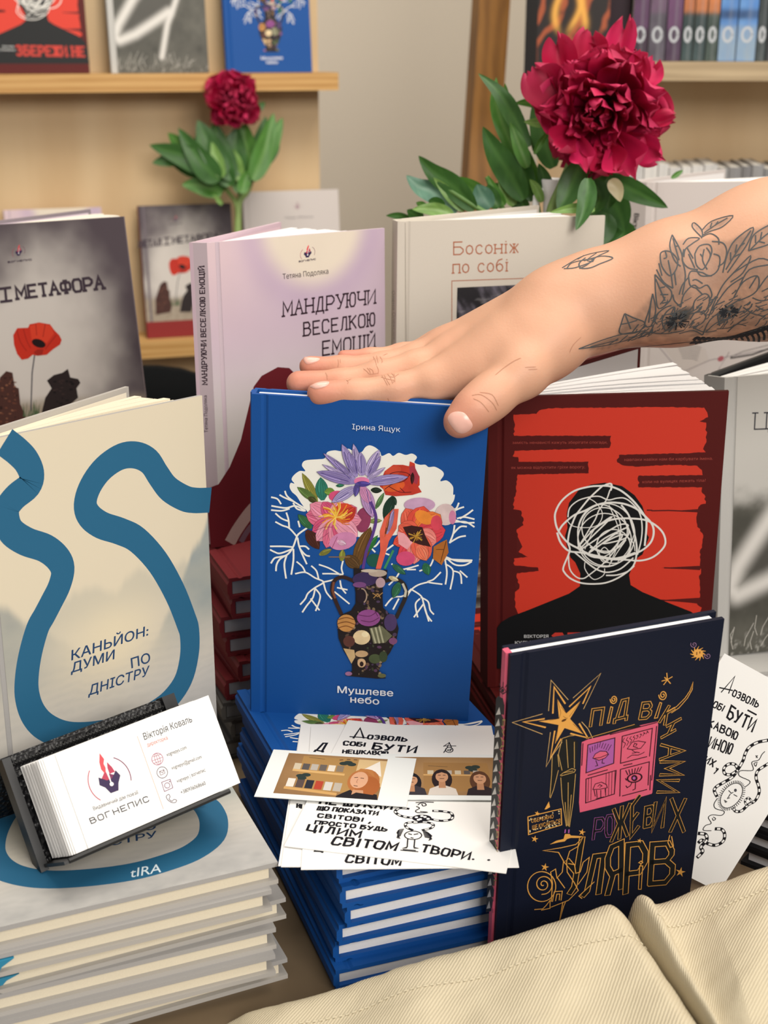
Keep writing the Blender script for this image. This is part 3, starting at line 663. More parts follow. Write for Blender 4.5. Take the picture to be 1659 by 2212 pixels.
# ---------------------------------------------------------------- lavender book
def art_lav(q, M):
    W, H = .145, .2054
    def fn(x, z):
        u, v = x / W, z / H; n = fbm(u * 5, v * 6, 31, 4)
        c = mixc(L(0xD0CAC5), L(0xC8B3C1), sstep(.35, .75, v)); c = mixc(c, L(0xDCC3C8), sstep(.55, 1, v) * sstep(.5, .0, u))
        d = np.hypot((u - .58) * W, (v - 1.04) * H); c = mixc(c, L(0xE6D9C6), sstep(.052, .032, d)); c = mixc(c, L(0xBBA3BC), np.exp(-((d - .052) / .010) ** 2) * .45)
        return c * (.96 + .08 * n)[..., None]
    a = Art(q, M); a.paint(0, 0, .0060, H, 3, 100, fn).paint(.0092, 0, W, H, 90, 120, fn)
    a.up().poly([(446, 1056), (472, 1046), (496, 1009), (520, 951), (537, 880), (548, 835), (565, 812), (600, 793), (625, 795), (660, 830), (690, 900), (720, 1000), (750, 1150), (478, 1181), (455, 1183)], 0x611820)
    a.up().line([(500, 1166), (515, 1140), (545, 1100), (590, 1060)], 26, 0xA8908A, smooth=True).up().line([(522, 1168), (540, 1140), (580, 1100)], 12, 0x6B5260, smooth=True)
    V = (400, 420, 2.9625); a.frame(*V); T = 0x2A1420
    a.stext('МАНДРУЮЧИ', (628, 780), (1214, 696), (628, 690), 10, T, slab=1.9, gap=4.2).stext('ВЕСЕЛКОЮ', (760, 905), (1212, 838), (758, 822), 10, T, slab=1.9, gap=4.2).stext('ЕМОЦІЙ', (880, 1030), (1212, 978), (880, 942), 10, T, slab=1.9, gap=4.2)
    a.text('Тетяна Подоляка', (625, 543), (916, 507), (623, 508), T)
    a.emblem((783, 378), (58, -8), (6, -56)).stext('ВОГНЕПИС', (728, 434), (835, 418), (727, 425), 2.5, 0x3A2A40)
def sart_lav(q, M, F):
    a = Art(q, M, F); a.frame(400, 420, 2.9625)
    a.stext('МАНДРУЮЧИ ВЕСЕЛКОЮ ЕМОЦІЙ', (140, 1216), (121, 460), (110, 1217), 6.5, 0x33202C, slab=1.5)
    a.text('Тетяна Подоляка', (146, 1523), (139, 1286), (124, 1523), 0x33202C)
M_LAV = pose((-.1126, .8668, .8856), 37.97, -1.49, .67)
kind('maroon', .145, .2054, .01484, M_LAV, 0x6E2226, pages=0xA8A7AA)  # cover and page colours lowered: the gap's shade is put into them
kind('lavender', .145, .2054, .01484, M_LAV, 0xCFBCC4, 0xC6B4BA, 0xD6BBC6, pages=0xEDECEC, art=art_lav, sart=sart_lav, inside=0xE2C6CE)
# ---------------------------------------------------------------- pale book with copper lettering
def art_bos(q, M):
    a = Art(q, M); B = (820, 380, 2.9625); a.frame(*B); T = 0xAC6444
    a.stext('Босоніж', (474, 504), (886, 490), (474, 424), 7.5, T, slab=1.3, gap=3.2).stext('по собі', (470, 622), (820, 608), (470, 543), 7.5, T, slab=1.3, gap=3.2)
    a.lines([[(462, 1400), (462, 672), (1345, 640), (1345, 1370)]], 4.5, T)
    p = [a.L(t_) for t_ in ((497, 715), (1310, 690), (1310, 1340), (497, 1380))]
    x0, z1 = p[0]; x1 = p[1][0]; z0 = p[3][1]
    def fn(x, z):
        n = fbm(x * 130 + 40 * z, z * 90 + 70 * x, 4, 5); m = fbm(x * 60, z * 180, 6, 4)
        c = mixc(L(0x1C191E), L(0x6A6570), sstep(.45, .8, n)); return mixc(c, L(0xA9A6A8), sstep(.62, .8, m) * sstep(z0 + .05, z0, z - .04) * .8)
    a.paint(x0, z0, x1, z1, 110, 90, fn)
    a.line([(164, 300), (172, 1300)], 3, 0xA49C90)
def sart_bos(q, M, F):
    Art(q, M, F).frame(820, 380, 2.9625).text('Олена Олексюк', (80, 735), (86, 1050), (98, 735), 0x9A948C)
M_BOS = pose((.0076, .951, .865), 18.98, -.58, .71)
kind('beige', .1624, .2297, .0144, M_BOS, 0xD3CABC, pages=0xF0EDEA, art=art_bos, sart=sart_bos, inside=0xF0EDE6)
# ---------------------------------------------------------------- red book with the scribbled head
def art_red(q, M):
    a = Art(q, M); Rf = (1040, 840, 2.9625); a.frame(*Rf); OR = 0xD63C2A
    a.rough_poly([(205, 165), (350, 160), (370, 138), (430, 124), (620, 122), (1100, 116), (1425, 120), (1445, 150), (1450, 180), (1395, 208), (1438, 216), (1440, 340), (1418, 385), (1435, 405), (1300, 412), (880, 422), (868, 470), (905, 490), (1000, 498), (1200, 486), (1380, 492), (1410, 520), (1415, 552), (1005, 555), (1005, 630), (1410, 630), (1408, 655), (1432, 690), (1435, 735), (1402, 740), (1380, 790), (1380, 870), (1420, 950), (1412, 1000), (1400, 1060), (1400, 1140), (1395, 1240), (1400, 1330), (1380, 1380), (1410, 1400), (1400, 1425), (1350, 1440), (235, 1440), (215, 1395), (215, 1300), (240, 1280), (228, 1180), (365, 1165), (362, 1142), (212, 1130), (208, 1085), (298, 1076), (232, 1040), (225, 900), (270, 872), (255, 780), (205, 770), (222, 640), (232, 548), (685, 540), (685, 466), (238, 466), (235, 436), (198, 432), (212, 396), (820, 378), (830, 300), (208, 300), (215, 230)], OR, 7)
    B = 0x5A1A18
    a.up().lines([[(1090, 780), (1200, 778), (1385, 786)], [(1170, 1145), (1300, 1150), (1400, 1148)], [(1150, 1352), (1280, 1358), (1400, 1372)], [(1060, 776), (1090, 777)]], 9, B)
    for pts in ([(1150, 1145), (1400, 1132), (1400, 1160)], [(1140, 1352), (1400, 1336), (1400, 1374)], [(1240, 780), (1400, 768), (1400, 792)], [(225, 930), (262, 1010), (225, 1060)], [(210, 1240), (245, 1250), (225, 1290)]): a.poly(pts, B)
    T = 0xA8483E
    a.text('замість ненависті кажуть зберігати спогади,', (198, 352), (805, 350), (198, 339), T, xh=True).text('навпаки навіки нам би карбувати імена.', (915, 462), (1480, 454), (915, 448), T, xh=True).text('як можна відпустити гріхи ворогу,', (190, 513), (663, 508), (190, 499), T, xh=True).text('коли на вулицях лежать тіла?', (1030, 604), (1435, 594), (1030, 590), T, xh=True)
    a.poly([(100, 1530), (130, 1490), (180, 1460), (300, 1415), (560, 1310), (630, 1262), (632, 1180), (600, 1110), (570, 1080), (545, 1000), (535, 940), (550, 890), (545, 800), (560, 730), (620, 650), (700, 612), (790, 600), (900, 622), (980, 680), (1030, 750), (1055, 830), (1060, 930), (1072, 950), (1050, 1010), (1030, 1060), (1000, 1080), (970, 1130), (945, 1190), (955, 1255), (1030, 1300), (1200, 1370), (1340, 1425), (1430, 1490), (1450, 1560), (1452, 1760), (100, 1790)], 0x141516)
    a.up().text('ВІКТОРІЯ', (273, 1593), (428, 1592), (273, 1574), 0xDCDCDA, .01).text('КУЛЬЖЕНКО', (215, 1634), (440, 1632), (215, 1614), 0xDCDCDA, .01)
    a.stext('ЗБЕРЕЖИ НЕ', (462, 1680), (1400, 1672), (462, 1572), 26, 0xC83C30, slab=2.4, gap=5)
    S = (1140, 1020, 5.184); a.frame(*S); w1 = 0xEDEAE2
    a.line([(930, 200), (940, 150), (925, 128), (880, 138), (840, 152), (700, 160), (520, 210), (380, 320), (310, 450), (310, 560), (345, 660), (440, 780), (560, 850), (700, 920), (900, 970), (1100, 980), (1250, 990), (1380, 960), (1480, 890), (1540, 800), (1520, 690), (1440, 600), (1330, 540), (1200, 520), (1000, 520), (840, 570), (700, 670)], 20, w1, smooth=True)
    a.line([(840, 150), (700, 280), (600, 400), (540, 480), (500, 570), (470, 650), (450, 780), (470, 880), (400, 1060), (410, 1120), (480, 1190), (600, 1240), (760, 1250), (900, 1230), (1050, 1160), (1180, 1050), (1220, 900), (1210, 760), (1180, 640), (1130, 480), (1050, 370)], 18, w1, smooth=True)
    a.line([(345, 660), (400, 580), (520, 480), (640, 430), (760, 370), (900, 340), (1060, 350), (1200, 400), (1300, 480), (1390, 580), (1410, 680), (1380, 780), (1300, 860), (1180, 920), (1000, 970), (800, 940), (600, 900), (460, 880), (370, 790), (330, 680)], 21, w1, smooth=True)
    a.line([(840, 150), (930, 160), (1050, 210), (1180, 320), (1290, 460), (1330, 560), (1310, 820)], 21, w1, smooth=True)
    a.lines([[(920, 200), (880, 310), (800, 420), (760, 520), (700, 620), (640, 720), (560, 840)], [(450, 500), (470, 400), (560, 320), (680, 280), (800, 270), (900, 310), (1000, 290), (1080, 290), (1160, 340), (1250, 450), (1280, 600), (1270, 760), (1230, 920)], [(455, 920), (470, 1080), (540, 1170), (620, 1190), (700, 1140), (860, 1010), (980, 870), (1080, 760)]], 14, w1, smooth=True)
    a.lines([[(440, 540), (500, 600), (620, 620), (740, 610), (840, 560), (940, 510)], [(680, 290), (760, 340), (830, 440), (820, 540), (720, 680), (640, 860)], [(910, 370), (960, 480), (1000, 580), (1030, 700), (1000, 840), (930, 1000)], [(640, 1010), (640, 1080), (700, 1170), (760, 1200), (850, 1150), (860, 1080)], [(860, 790), (960, 700), (1080, 700), (1180, 790), (1200, 880)], [(800, 900), (860, 840), (920, 920), (880, 1010), (820, 980), (800, 900)], [(1100, 760), (1000, 900), (900, 1060)], [(1190, 700), (1120, 880), (1010, 1000)]], 9, w1, smooth=True)
    a.lines([[(560, 840), (740, 640), (940, 500), (680, 760), (600, 860), (1000, 600), (1120, 610), (860, 740), (690, 900), (1040, 650), (1130, 640), (1090, 740), (840, 800), (1060, 700), (900, 900), (700, 840)], [(530, 900), (700, 1040), (800, 1100), (900, 1120), (1040, 1080), (1180, 960)], [(880, 1155), (1000, 1150), (1120, 1110), (1190, 1050)], [(640, 900), (800, 960), (1000, 960), (1200, 900)]], 16, w1, smooth=True)
    for cx, cy, rx, ry, rt in ((800, 660, 240, 300, 10), (880, 700, 320, 350, 0), (860, 640, 260, 240, 30), (860, 760, 300, 300, 0), (960, 830, 190, 190, 0)): a.arc(cx, cy, rx, ry, 0, 360, 12, w1, rt, 40)
M_RED = pose((.0687, .8045, .8083), .11, 4.31, -1.57)
kind('red', .145, .2023, .0145, M_RED, 0x561614, pages=0xEFEDEC, art=art_red, inside=0xDDDADA)
# ---------------------------------------------------------------- grey photo book
def art_grey(q, M):
    W, H = .145, .2051
    c_ = lambda X, Y: ((X - 245) * .707e-3, (158 - Y) * .707e-3)
    l1 = [c_(*p) for p in ((352, -52), (300, 10), (265, 62), (257, 84), (266, 93), (300, 80), (340, 56), (372, 36))]
    l2 = [c_(*p) for p in ((410, -60), (396, -5), (384, 25), (368, 60), (352, 126))]
    body = [c_(*p) for p in ((300, 60), (380, -20))]
    def fn(x, z):
        n = fbm(x * 60, z * 60, 14, 4); k = fbm(x * 500, z * 300, 15, 3)
        c = mixc(L(0x3C3B34), L(0x66645B), n); c = mixc(c, L(0xC4C1BA), sstep(.108, .128, z + .02 * (n - .5)))
        c = mixc(c, L(0x4F4D47), sstep(.016, .0, segdist(x, z, body) - .012) * .9)
        for l_, w_ in ((l1, .010), (l2, .006)): c = mixc(c, L(0xDDD9D2), sstep(w_ * 1.35, 0, segdist(x, z, l_)) ** 1.3)
        c = mixc(c, L(0xA9A69E), sstep(.62, .8, k) * sstep(.022, .006, z) * .8)
        return c
    a = Art(q, M); a.paint(.0092, 0, W, H, 110, 150, fn)
    a.up(); rd = random.Random(5)
    for i in range(26):
        x = rd.uniform(.011, .12); z = rd.uniform(.002, .014); an = rd.uniform(-.6, .6)
        a.line([(x, z), (x + .006 * math.sin(an), z + .006), (x + .016 * math.sin(an + .3), z + rd.uniform(.008, .018))], .0005, 0xBDB9B0, local=True)
    a.frame(1500, 780, 3.3).stext('Ц', (428, 486), (520, 483), (434, 370), 9, 0x24232E, slab=2.2)
M_GREY = pose((.2397, .8808, .7943), 9.82, -1.86, -2.44)
kind('grey', .145, .2051, .01467, M_GREY, 0xBFBDB8, 0xA09E9A, 0x17181A, pages=0xE9E7E4, art=art_grey, inside=0x1A1A1C)
# ---------------------------------------------------------------- poppy book
def art_poppy(q, M):
    W, H = .145, .2051
    def fn(x, z):
        u, v = x / W, z / H; n = fbm(u * 4, v * 5, 41, 4)
        d = np.hypot((u - .42) / .62, (v - .50) / .62); c = mixc(L(0xD3CBC3), L(0x54494F), sstep(.28, .98, d + .45 * (n - .5)))
        c = mixc(c, L(0xC2B4A0) * .8, sstep(.33, .27, v + .04 * (n - .5))); c = mixc(c, L(0x8A7A68), sstep(.33, .27, v) * fbm(u * 30, v * 60, 44, 3) * .8)
        return c
    a = Art(q, M); a.paint(0, 0, .0060, H, 3, 100, fn).paint(.0092, 0, W, H, 90, 120, fn)
    a.up().poly([(0, 0), (W, 0), (W, .026), (0, .026)], 0x8C2A28, local=True)
    a.frame(0, 400, 2.9625)
    a.poly([(0, 1230), (40, 1190), (80, 1200), (95, 1290), (120, 1300), (130, 1400), (165, 1480), (150, 1560), (-20, 1590), (-40, 1400)], 0x4A2C26).poly([(300, 1250), (345, 1215), (400, 1200), (435, 1175), (450, 1230), (500, 1240), (515, 1265), (490, 1300), (500, 1360), (420, 1430), (400, 1560), (260, 1560), (270, 1440), (290, 1360), (330, 1300)], 0x2A2020)
    a.up(); rd = random.Random(9)
    for i in range(40):
        x, y = rd.uniform(0, 110), rd.uniform(1230, 1520); a.ell(x, y, rd.uniform(5, 12), rd.uniform(3, 6), rd.choice((0x6E4030, 0x2A1816, 0x8A5A44)))
    for i in range(30):
        x, y = rd.uniform(340, 470), rd.uniform(1250, 1500); a.ell(x, y, rd.uniform(5, 14), rd.uniform(3, 6), rd.choice((0x3E2E2C, 0x120E10)))
    for i in range(24):
        x = rd.uniform(150, 260); a.line([(x, 1480), (x + rd.uniform(-20, 20), 1480 - rd.uniform(40, 110))], 5, 0x4A6040, taper=True)
    a.line([(222, 1085), (206, 1200), (198, 1440)], 8, 0x4C4A52)
    a.poly([(85, 960), (110, 915), (180, 912), (190, 890), (250, 878), (320, 890), (350, 930), (380, 960), (395, 990), (385, 1020), (340, 1050), (300, 1085), (240, 1092), (210, 1085), (180, 1110), (140, 1118), (110, 1080), (90, 1020)], 0xC6301E)
    a.up().poly([(190, 900), (250, 880), (330, 900), (345, 950), (300, 1010), (260, 1000), (205, 1000)], 0xD84028).poly([(215, 1070), (240, 1050), (280, 1050), (270, 1085), (240, 1092)], 0xA02418).ell(248, 1012, 46, 26, 0x1E0E10, 20)
    a.up().lines([[(110, 930), (130, 1000), (170, 1060)], [(150, 920), (170, 990), (195, 1040)], [(360, 960), (320, 1010), (290, 1050)], [(230, 890), (235, 960)], [(290, 890), (275, 970)]], 4, 0x8E1C14, smooth=True)
    T = 0x40343E
    a.stext('МЕТАФОРА', (112, 728), (665, 660), (100, 652), 17, T, slab=2.1, gap=3.6).stext('І', (20, 745), (62, 740), (12, 662), 17, T, slab=2.1).stext('МЕТАЛ', (-288, 782), (-28, 753), (-296, 704), 17, T, slab=2.1, gap=3.6)
    a.emblem((120, 428), (50, -6), (5, -50)).stext('ВОГНЕПИС', (52, 497), (204, 480), (51, 488), 3, 0x3A2A40)
M_POP = pose((-.3331, 1.0723, .8699), -6.01, -2.01, -4.2)
kind('poppy', .145, .2051, .015, M_POP, 0x7A7076, 0x7A2A26, 0x8A7F86, pages=0xEDE6D8, art=art_poppy, inside=0xDCCBD6)
# ---------------------------------------------------------------- white letter book
def art_letter(q, M):
    a = Art(q, M)
    a0 = Art(q, M); a0.L = lambda p: (p[0], p[1]); a0.W = lambda p, w_: w_
    W = .1566
    a0.emblem((W * .56, .196), (.008, 0), (0, .008), 0xA07A86); a0.text('Лада Мейла', (W * .42, .178), (W * .72, .178), (W * .42, .1808), 0x4A4450)
    a.up().frame(1100, 380, 2.968)
    a.poly([(940, 1040), (1080, 1000), (1260, 1110), (1280, 1180), (1130, 1270), (1080, 1220)], 0xCFC5BE).up()
    for i in range(7): a.line([(1075 + i * 6, 1085 + i * 14), (1130 + i * 8, 1082 + i * 15), (1230 - i * 4, 1100 + i * 14)], 3, 0x4A4248)
    a.line([(950, 1085), (1100, 1262), (1290, 1180), (1660, 1110)], 4, 0x8A8086).ell(1038, 1085, 18, 14, 0xA8384A).ell(1356, 1172, 22, 16, 0xB06068, -30).lines([[(1420, 1168), (1560, 1145), (1700, 1095)]], 10, 0x2A2628).line([(1700, 1075), (1500, 1125), (1420, 1160)], 4, 0x55504F)
    a.line([(1410, 1130), (1330, 1260), (1350, 1230)], 4, 0x77686C)
def sart_letter(q, M, F):
    a = Art(q, M, F).frame(1300, 300, 4.62); a.text('Віктор', (326, 745), (296, 970), (372, 748), 0x121216, .03)
    a.frame(1100, 380, 2.968).text('була', (722, 1120), (712, 1165), (755, 1120), 0x1A1A1E, .004, xh=True)
M_LET = pose((.2354, 1.2119, .876), -4.11, -.31, -.97)
kind('letter', .1566, .2214, .01575, M_LET, 0xD4CBC6, pages=0xF4F1EE, art=art_letter, sart=sart_letter, inside=0xF0ECEA)
# ---------------------------------------------------------------- navy picture book
GO = 0xE0A24E; PK = 0xD85E78; PU = 0xA85AA0; DK = 0x17191A
def art_navy(q, M):
    a = Art(q, M); A = (1100, 1420, 3.7705); B = (1100, 1700, 3.7705); a.frame(*A)
    # legs, arm and star
    a.poly([(430, 665), (480, 640), (560, 690), (540, 920), (535, 1060), (500, 1380), (468, 1385), (420, 1060), (400, 820)], DK).poly([(345, 830), (400, 770), (400, 900), (340, 1130), (325, 1150)], DK)
    a.up().lines([[(430, 665), (400, 790), (430, 920)], [(465, 670), (480, 900)], [(530, 690), (530, 900)], [(415, 960), (440, 940), (510, 905), (540, 915), (530, 935), (420, 965)], [(440, 940), (520, 925)], [(420, 980), (430, 1150), (465, 1375)], [(480, 1020), (478, 1370)], [(540, 950), (520, 1180), (490, 1380)], [(455, 1180), (470, 1370)], [(505, 1120), (484, 1375)], [(350, 800), (345, 950), (330, 1140)], [(400, 920), (360, 1080), (335, 1145)], [(395, 790), (405, 890)], [(430, 660), (490, 640), (530, 635)]], 4.5, 0xC9A05C)
    a.lines([[(355, 455), (365, 240), (455, 375)], [(490, 400), (660, 240), (600, 375)], [(285, 500), (115, 525), (295, 570)], [(370, 600), (335, 820), (420, 665)], [(500, 620), (640, 655), (570, 540)]], 12, GO).lines([[(320, 435), (340, 185), (480, 345)], [(520, 330), (745, 130), (605, 420)], [(270, 460), (25, 530), (270, 625)], [(335, 610), (300, 890), (350, 800), (430, 690)], [(590, 525), (640, 580), (700, 700)]], 4.5, 0xD9B070)
    a.poly([(390, 335), (465, 455), (585, 350), (495, 500), (605, 625), (450, 575), (372, 705), (400, 550), (240, 520), (405, 498)], GO).up().lines([[(390, 335), (420, 450), (405, 498), (330, 512)], [(465, 455), (420, 400)], [(440, 480), (470, 500), (470, 490)], [(400, 550), (380, 690)], [(585, 350), (490, 480)], [(600, 620), (520, 540)]], 3, 0x5A3414).ell(445, 512, 22, 9, 0x5A3414, -25)
    # window
    a.poly([(590, 690), (640, 668), (800, 630), (1030, 560), (1205, 522), (1213, 545), (1165, 1100), (1160, 1110), (900, 1185), (575, 1262), (568, 1180)], PK)
    a.up().poly([(640, 710), (860, 655), (850, 862), (628, 935)], PU)
    a.poly([(600, 660), (1025, 545), (1080, 560), (650, 655)], DK)
    W7 = 8; D = 0x32101F
    a.up().lines([[(640, 712), (860, 655), (850, 862), (625, 940), (640, 712)], [(920, 642), (1165, 577), (1142, 805)], [(920, 642), (905, 862), (1120, 808)], [(625, 990), (870, 920), (855, 1112), (622, 1185), (625, 990)], [(905, 912), (1140, 850), (1130, 1040)], [(905, 912), (900, 1130)], [(920, 1128), (1120, 1076)], [(1150, 960), (1145, 1080)], [(590, 880), (600, 700)], [(1200, 560), (1160, 1000)], [(640, 960), (800, 915)], [(930, 880), (1000, 865)], [(820, 628), (1200, 530)]], W7, D)
    a.line([(625, 660), (1020, 545)], 4, GO)
    for cx, cy in ((745, 800),): a.poly([(680, 820), (700, 790), (740, 768), (785, 768), (805, 785), (780, 815), (730, 835)], PK).up().lines([[(680, 820), (700, 785), (740, 762), (790, 765), (808, 790), (780, 820), (730, 838), (680, 820)], [(690, 822), (740, 815), (800, 790)], [(705, 840), (720, 880), (700, 885)], [(760, 830), (755, 860), (775, 862)]], 6, D)
    a.lines([[(660 + 18 * i, 775 - 9 * min(i, 8 - i) - 2 * i), (655 + 22 * i, 735 - 16 * min(i, 8 - i) * .5 - 3 * i)] for i in range(9)], 5, D)
    a.lines([[(960, 745), (1000, 690), (1050, 680), (1110, 690), (1070, 740), (1000, 750), (960, 745)], [(1030, 720), (1040, 705), (1020, 700), (1010, 725), (1045, 735)], [(1000, 755), (1030, 775), (1000, 780)], [(1030, 770), (1060, 775)], [(1000, 795), (960, 820)], [(1050, 795), (1085, 780), (1100, 770)], [(1000, 795), (1050, 795)]], 6, D)
    a.lines([[(930 + 26 * i, 735 - 18 * i + (2 * i if i > 4 else 0)), (945 + 26 * i, 700 - 14 * i), (925 + 28 * i, 685 - 12 * i), (938 + 28 * i, 655 - 6 * i)] for i in range(8)], 5, D, smooth=True)
    a.lines([[(645 + 24 * i, 985 - 7 * i), (640 + 24 * i, 1170 - 7 * i)] for i in (0, 1, 6, 7, 8, 9)], 4, D).poly([(680, 1075), (700, 1030), (750, 1015), (790, 1035), (795, 1060), (740, 1075)], PK).up().lines([[(680, 1075), (700, 1030), (750, 1015), (790, 1035), (798, 1060), (740, 1072), (680, 1075)], [(720, 1050), (735, 1035), (755, 1045), (735, 1058)], [(690, 1080), (700, 1130)], [(710, 1080), (715, 1140)], [(745, 1080), (745, 1140)], [(780, 1070), (785, 1120)], [(705, 1150), (770, 1135)]], 6, D)
    a.ell(1020, 980, 66, 40, D, -12).up().ell(1020, 980, 52, 30, PK, -12).up().ell(1018, 982, 26, 26, D).up().ell(1016, 982, 12, 12, PU)
    a.lines([[(965 + 18 * i, 955 - 5 * i), (948 + 26 * i, 920 - 6 * i)] for i in range(6)], 7, D).lines([[(1000, 1015), (985, 1045), (960, 1060), (950, 1045)], [(1028, 1018), (1025, 1070), (1005, 1080)], [(955, 1000), (945, 985)]], 7, D)
    # lettering, upper part
    for ch, p0, p1, pt in (('П', (660, 560), (745, 548), (680, 425)), ('Д', (858, 505), (955, 480), (880, 360)), ('В', (1062, 498), (1140, 490), (1088, 372)), ('К', (1222, 525), (1265, 545), (1300, 395)), ('Н', (1282, 560), (1238, 652), (1395, 498)), ('А', (1235, 710), (1225, 830), (1420, 700)), ('М', (1232, 850), (1228, 955), (1410, 850)), ('И', (1215, 1000), (1205, 1095), (1380, 1000))):
        a.stext(ch, p0, p1, pt, 24, GO, inner=DK, ir=.62)
    a.lines([[(795, 535), (825, 400), (842, 405), (815, 532), (795, 535)], [(1180, 495), (1225, 365), (1240, 370), (1205, 490), (1180, 495)], [(1290, 440), (1360, 400), (1430, 330), (1470, 270), (1495, 200), (1488, 260), (1450, 330), (1380, 410), (1320, 450)]], 6, GO, smooth=False)
    for cx, cy, r in ((850, 340, 30), (1250, 305, 34)): a.line([(cx + r * k / 26 * math.cos(k * .52 + 2.2), cy + r * 1.25 * k / 26 * math.sin(k * .52 + 2.2)) for k in range(4, 27)], 7, GO, smooth=True)
    # lettering, lower part
    a.frame(*B)
    for ch, p0, p1, pt, c in (('Р', (682, 425), (758, 415), (702, 258), PU), ('О', (785, 402), (845, 392), (788, 235), PU), ('Ж', (830, 440), (960, 395), (850, 180), GO), ('Е', (990, 400), (1050, 320), (1000, 150), GO), ('В', (1100, 325), (1165, 310), (1112, 165), GO), ('И', (1165, 345), (1245, 325), (1190, 125), GO), ('Х', (1310, 360), (1420, 360), (1320, 95), GO), ('У', (480, 880), (600, 700), (470, 600), GO), ('Л', (600, 880), (740, 860), (640, 570), GO), ('Я', (800, 870), (910, 820), (800, 500), GO), ('Р', (945, 860), (1090, 840), (965, 470), GO), ('В', (1145, 785), (1320, 770), (1165, 465), GO)):
        a.stext(ch, p0, p1, pt, 46 if p0[1] > 700 else (22 if c == PU else 27), c, inner=DK, ir=.76)
    a.lines([[(1050, 830), (1060, 640), (1085, 640), (1072, 830), (1050, 830)], [(1050, 615), (1070, 600), (1085, 612), (1070, 625), (1060, 615)], [(1305, 390), (1290, 450), (1310, 490), (1335, 480), (1320, 400)], [(350, 930), (365, 850), (430, 845), (420, 920)], [(375, 925), (385, 870), (410, 868), (405, 918)], [(340, 930), (350, 780), (335, 690), (375, 665), (385, 730), (450, 820)], [(385, 740), (430, 690), (440, 600), (400, 530), (275, 515), (420, 492), (540, 465), (600, 405), (560, 480), (490, 520), (465, 600), (470, 690), (530, 780), (560, 840), (480, 920), (340, 975)], [(480, 620), (530, 630), (540, 700), (575, 690), (600, 610), (650, 570), (630, 690), (560, 790)], [(455, 935), (440, 970), (400, 1118), (428, 970), (435, 935)], [(205, 995), (270, 990), (300, 960), (330, 920), (330, 985), (260, 1000)], [(590, 905), (565, 885), (690, 770)]], 6.5, GO)
    a.arc(262, 808, 115, 122, 20, 380, 7, GO, 0, 30)
    a.line([(275 + 80 * k / 34 * math.cos(k * .42), 790 + 82 * k / 34 * math.sin(k * .42)) for k in range(3, 35)], 7, GO, smooth=True)
    a.poly([(328, 465), (380, 435), (440, 420), (452, 380), (490, 380), (500, 392), (600, 398), (560, 412), (500, 412), (470, 420), (450, 440), (400, 448)], GO).lines([[(452, 370), (455, 345)], [(482, 370), (484, 345)]], 10, PU)
    a.lines([[(150, 240), (420, 175), (425, 305), (155, 385), (150, 240)]], 7, GO).text('ОБЕРЕЖНО', (178, 290), (358, 250), (178, 258), GO).text('ЩЕ КУСАЄТЬСЯ', (185, 345), (412, 290), (185, 310), GO)
    rd = random.Random(2)
    for i in range(34):
        u, v = rd.random(), rd.choice((rd.uniform(0, .2), rd.uniform(.8, 1), rd.random() if i % 3 == 0 else .9)); a.ell(160 + 255 * u, 250 + 115 * v - 60 * u, 5, 5, 0xD9C9A0)
    for cx, cy, r in ((205, 420, 30), (288, 650, 34), (1392, 690, 42), (590, 365, 30), (225, 212, 22), (1060, 435, 22)):
        a.poly([(cx + (r if k % 2 == 0 else r * .35) * math.sin(k * math.pi / 5 + .2), cy - (r if k % 2 == 0 else r * .35) * math.cos(k * math.pi / 5 + .2)) for k in range(10)], GO)
    a.poly([(285, 180), (320, 115), (330, 160), (300, 178)], GO)
    a.frame(*A).lines([[(1280, 125), (1285, 180), (1255, 220)], [(1240, 190), (1285, 178), (1325, 155)], [(1262, 160), (1285, 180), (1310, 210)]], 7, GO)
    a.frame(1040, 1300, 2.68)
    for k in range(11):
        an = k * .57; a.line([(1252 + 30 * math.cos(an), 297 + 26 * math.sin(an)), (1252 + 46 * math.cos(an + .25), 297 + 42 * math.sin(an + .25))], 7, GO, taper=True)
    a.ell(1252, 297, 29, 25, GO).up().lines([[(1244, 290), (1244, 304)], [(1262, 286), (1262, 296)]], 5, 0x5A3414)
    for cx, cy in ((1228, 245), (1308, 310)): a.line([(cx + 20 * k / 22 * math.cos(k * .45), cy + 20 * k / 22 * math.sin(k * .45)) for k in range(2, 23)], 3.5, 0x8A6A8A, smooth=True)
def sart_navy(q, M, F):
    a = Art(q, M, F); a.frame(1040, 1300, 2.68)
    x = lambda v, f: 100 - (v - 280) * .048 + f * (72 - (v - 280) * .0103)
    pts = [(x(v, f), v) for v, f in ((545, .15), (560, .55), (600, .72), (800, .72), (1000, .70), (1400, .74), (1700, .70), (1790, .5), (1800, -.02), (1600, -.02), (560, -.02))]
    a.poly(pts, 0x1C1E20); a.up()
    for v in range(625, 1760, 66):
        a.poly([(x(v, .0), v + 30), (x(v, .30), v - 16), (x(v + 20, .42), v + 26)], 0xE6E2DC).poly([(x(v + 30, .72), v + 60), (x(v + 30, .5), v + 26), (x(v + 30, .72), v + 30)], PK)
    a.text('БУДЬ СОБОЮ ТВОЄЇ НЕ', (x(680, .62), 680), (x(1640, .62), 1640), (x(680, .86), 680), 0xB9A05A)
    a.lines([[(x(500, .2), 512), (x(500, .5), 492), (x(500, .8), 520), (x(500, .5), 534), (x(500, .2), 512)], [(x(480, .3), 492), (x(480, .2), 474)], [(x(480, .5), 486), (x(480, .52), 466)], [(x(480, .7), 494), (x(480, .85), 478)]], 4, 0x2A1218).ell(x(510, .5), 514, 9, 10, 0x2A1218)
kN = .975
M_NAV = pose((.0595 * kN, .6052 * kN, .75), 18.99, 4.98, -1.28)
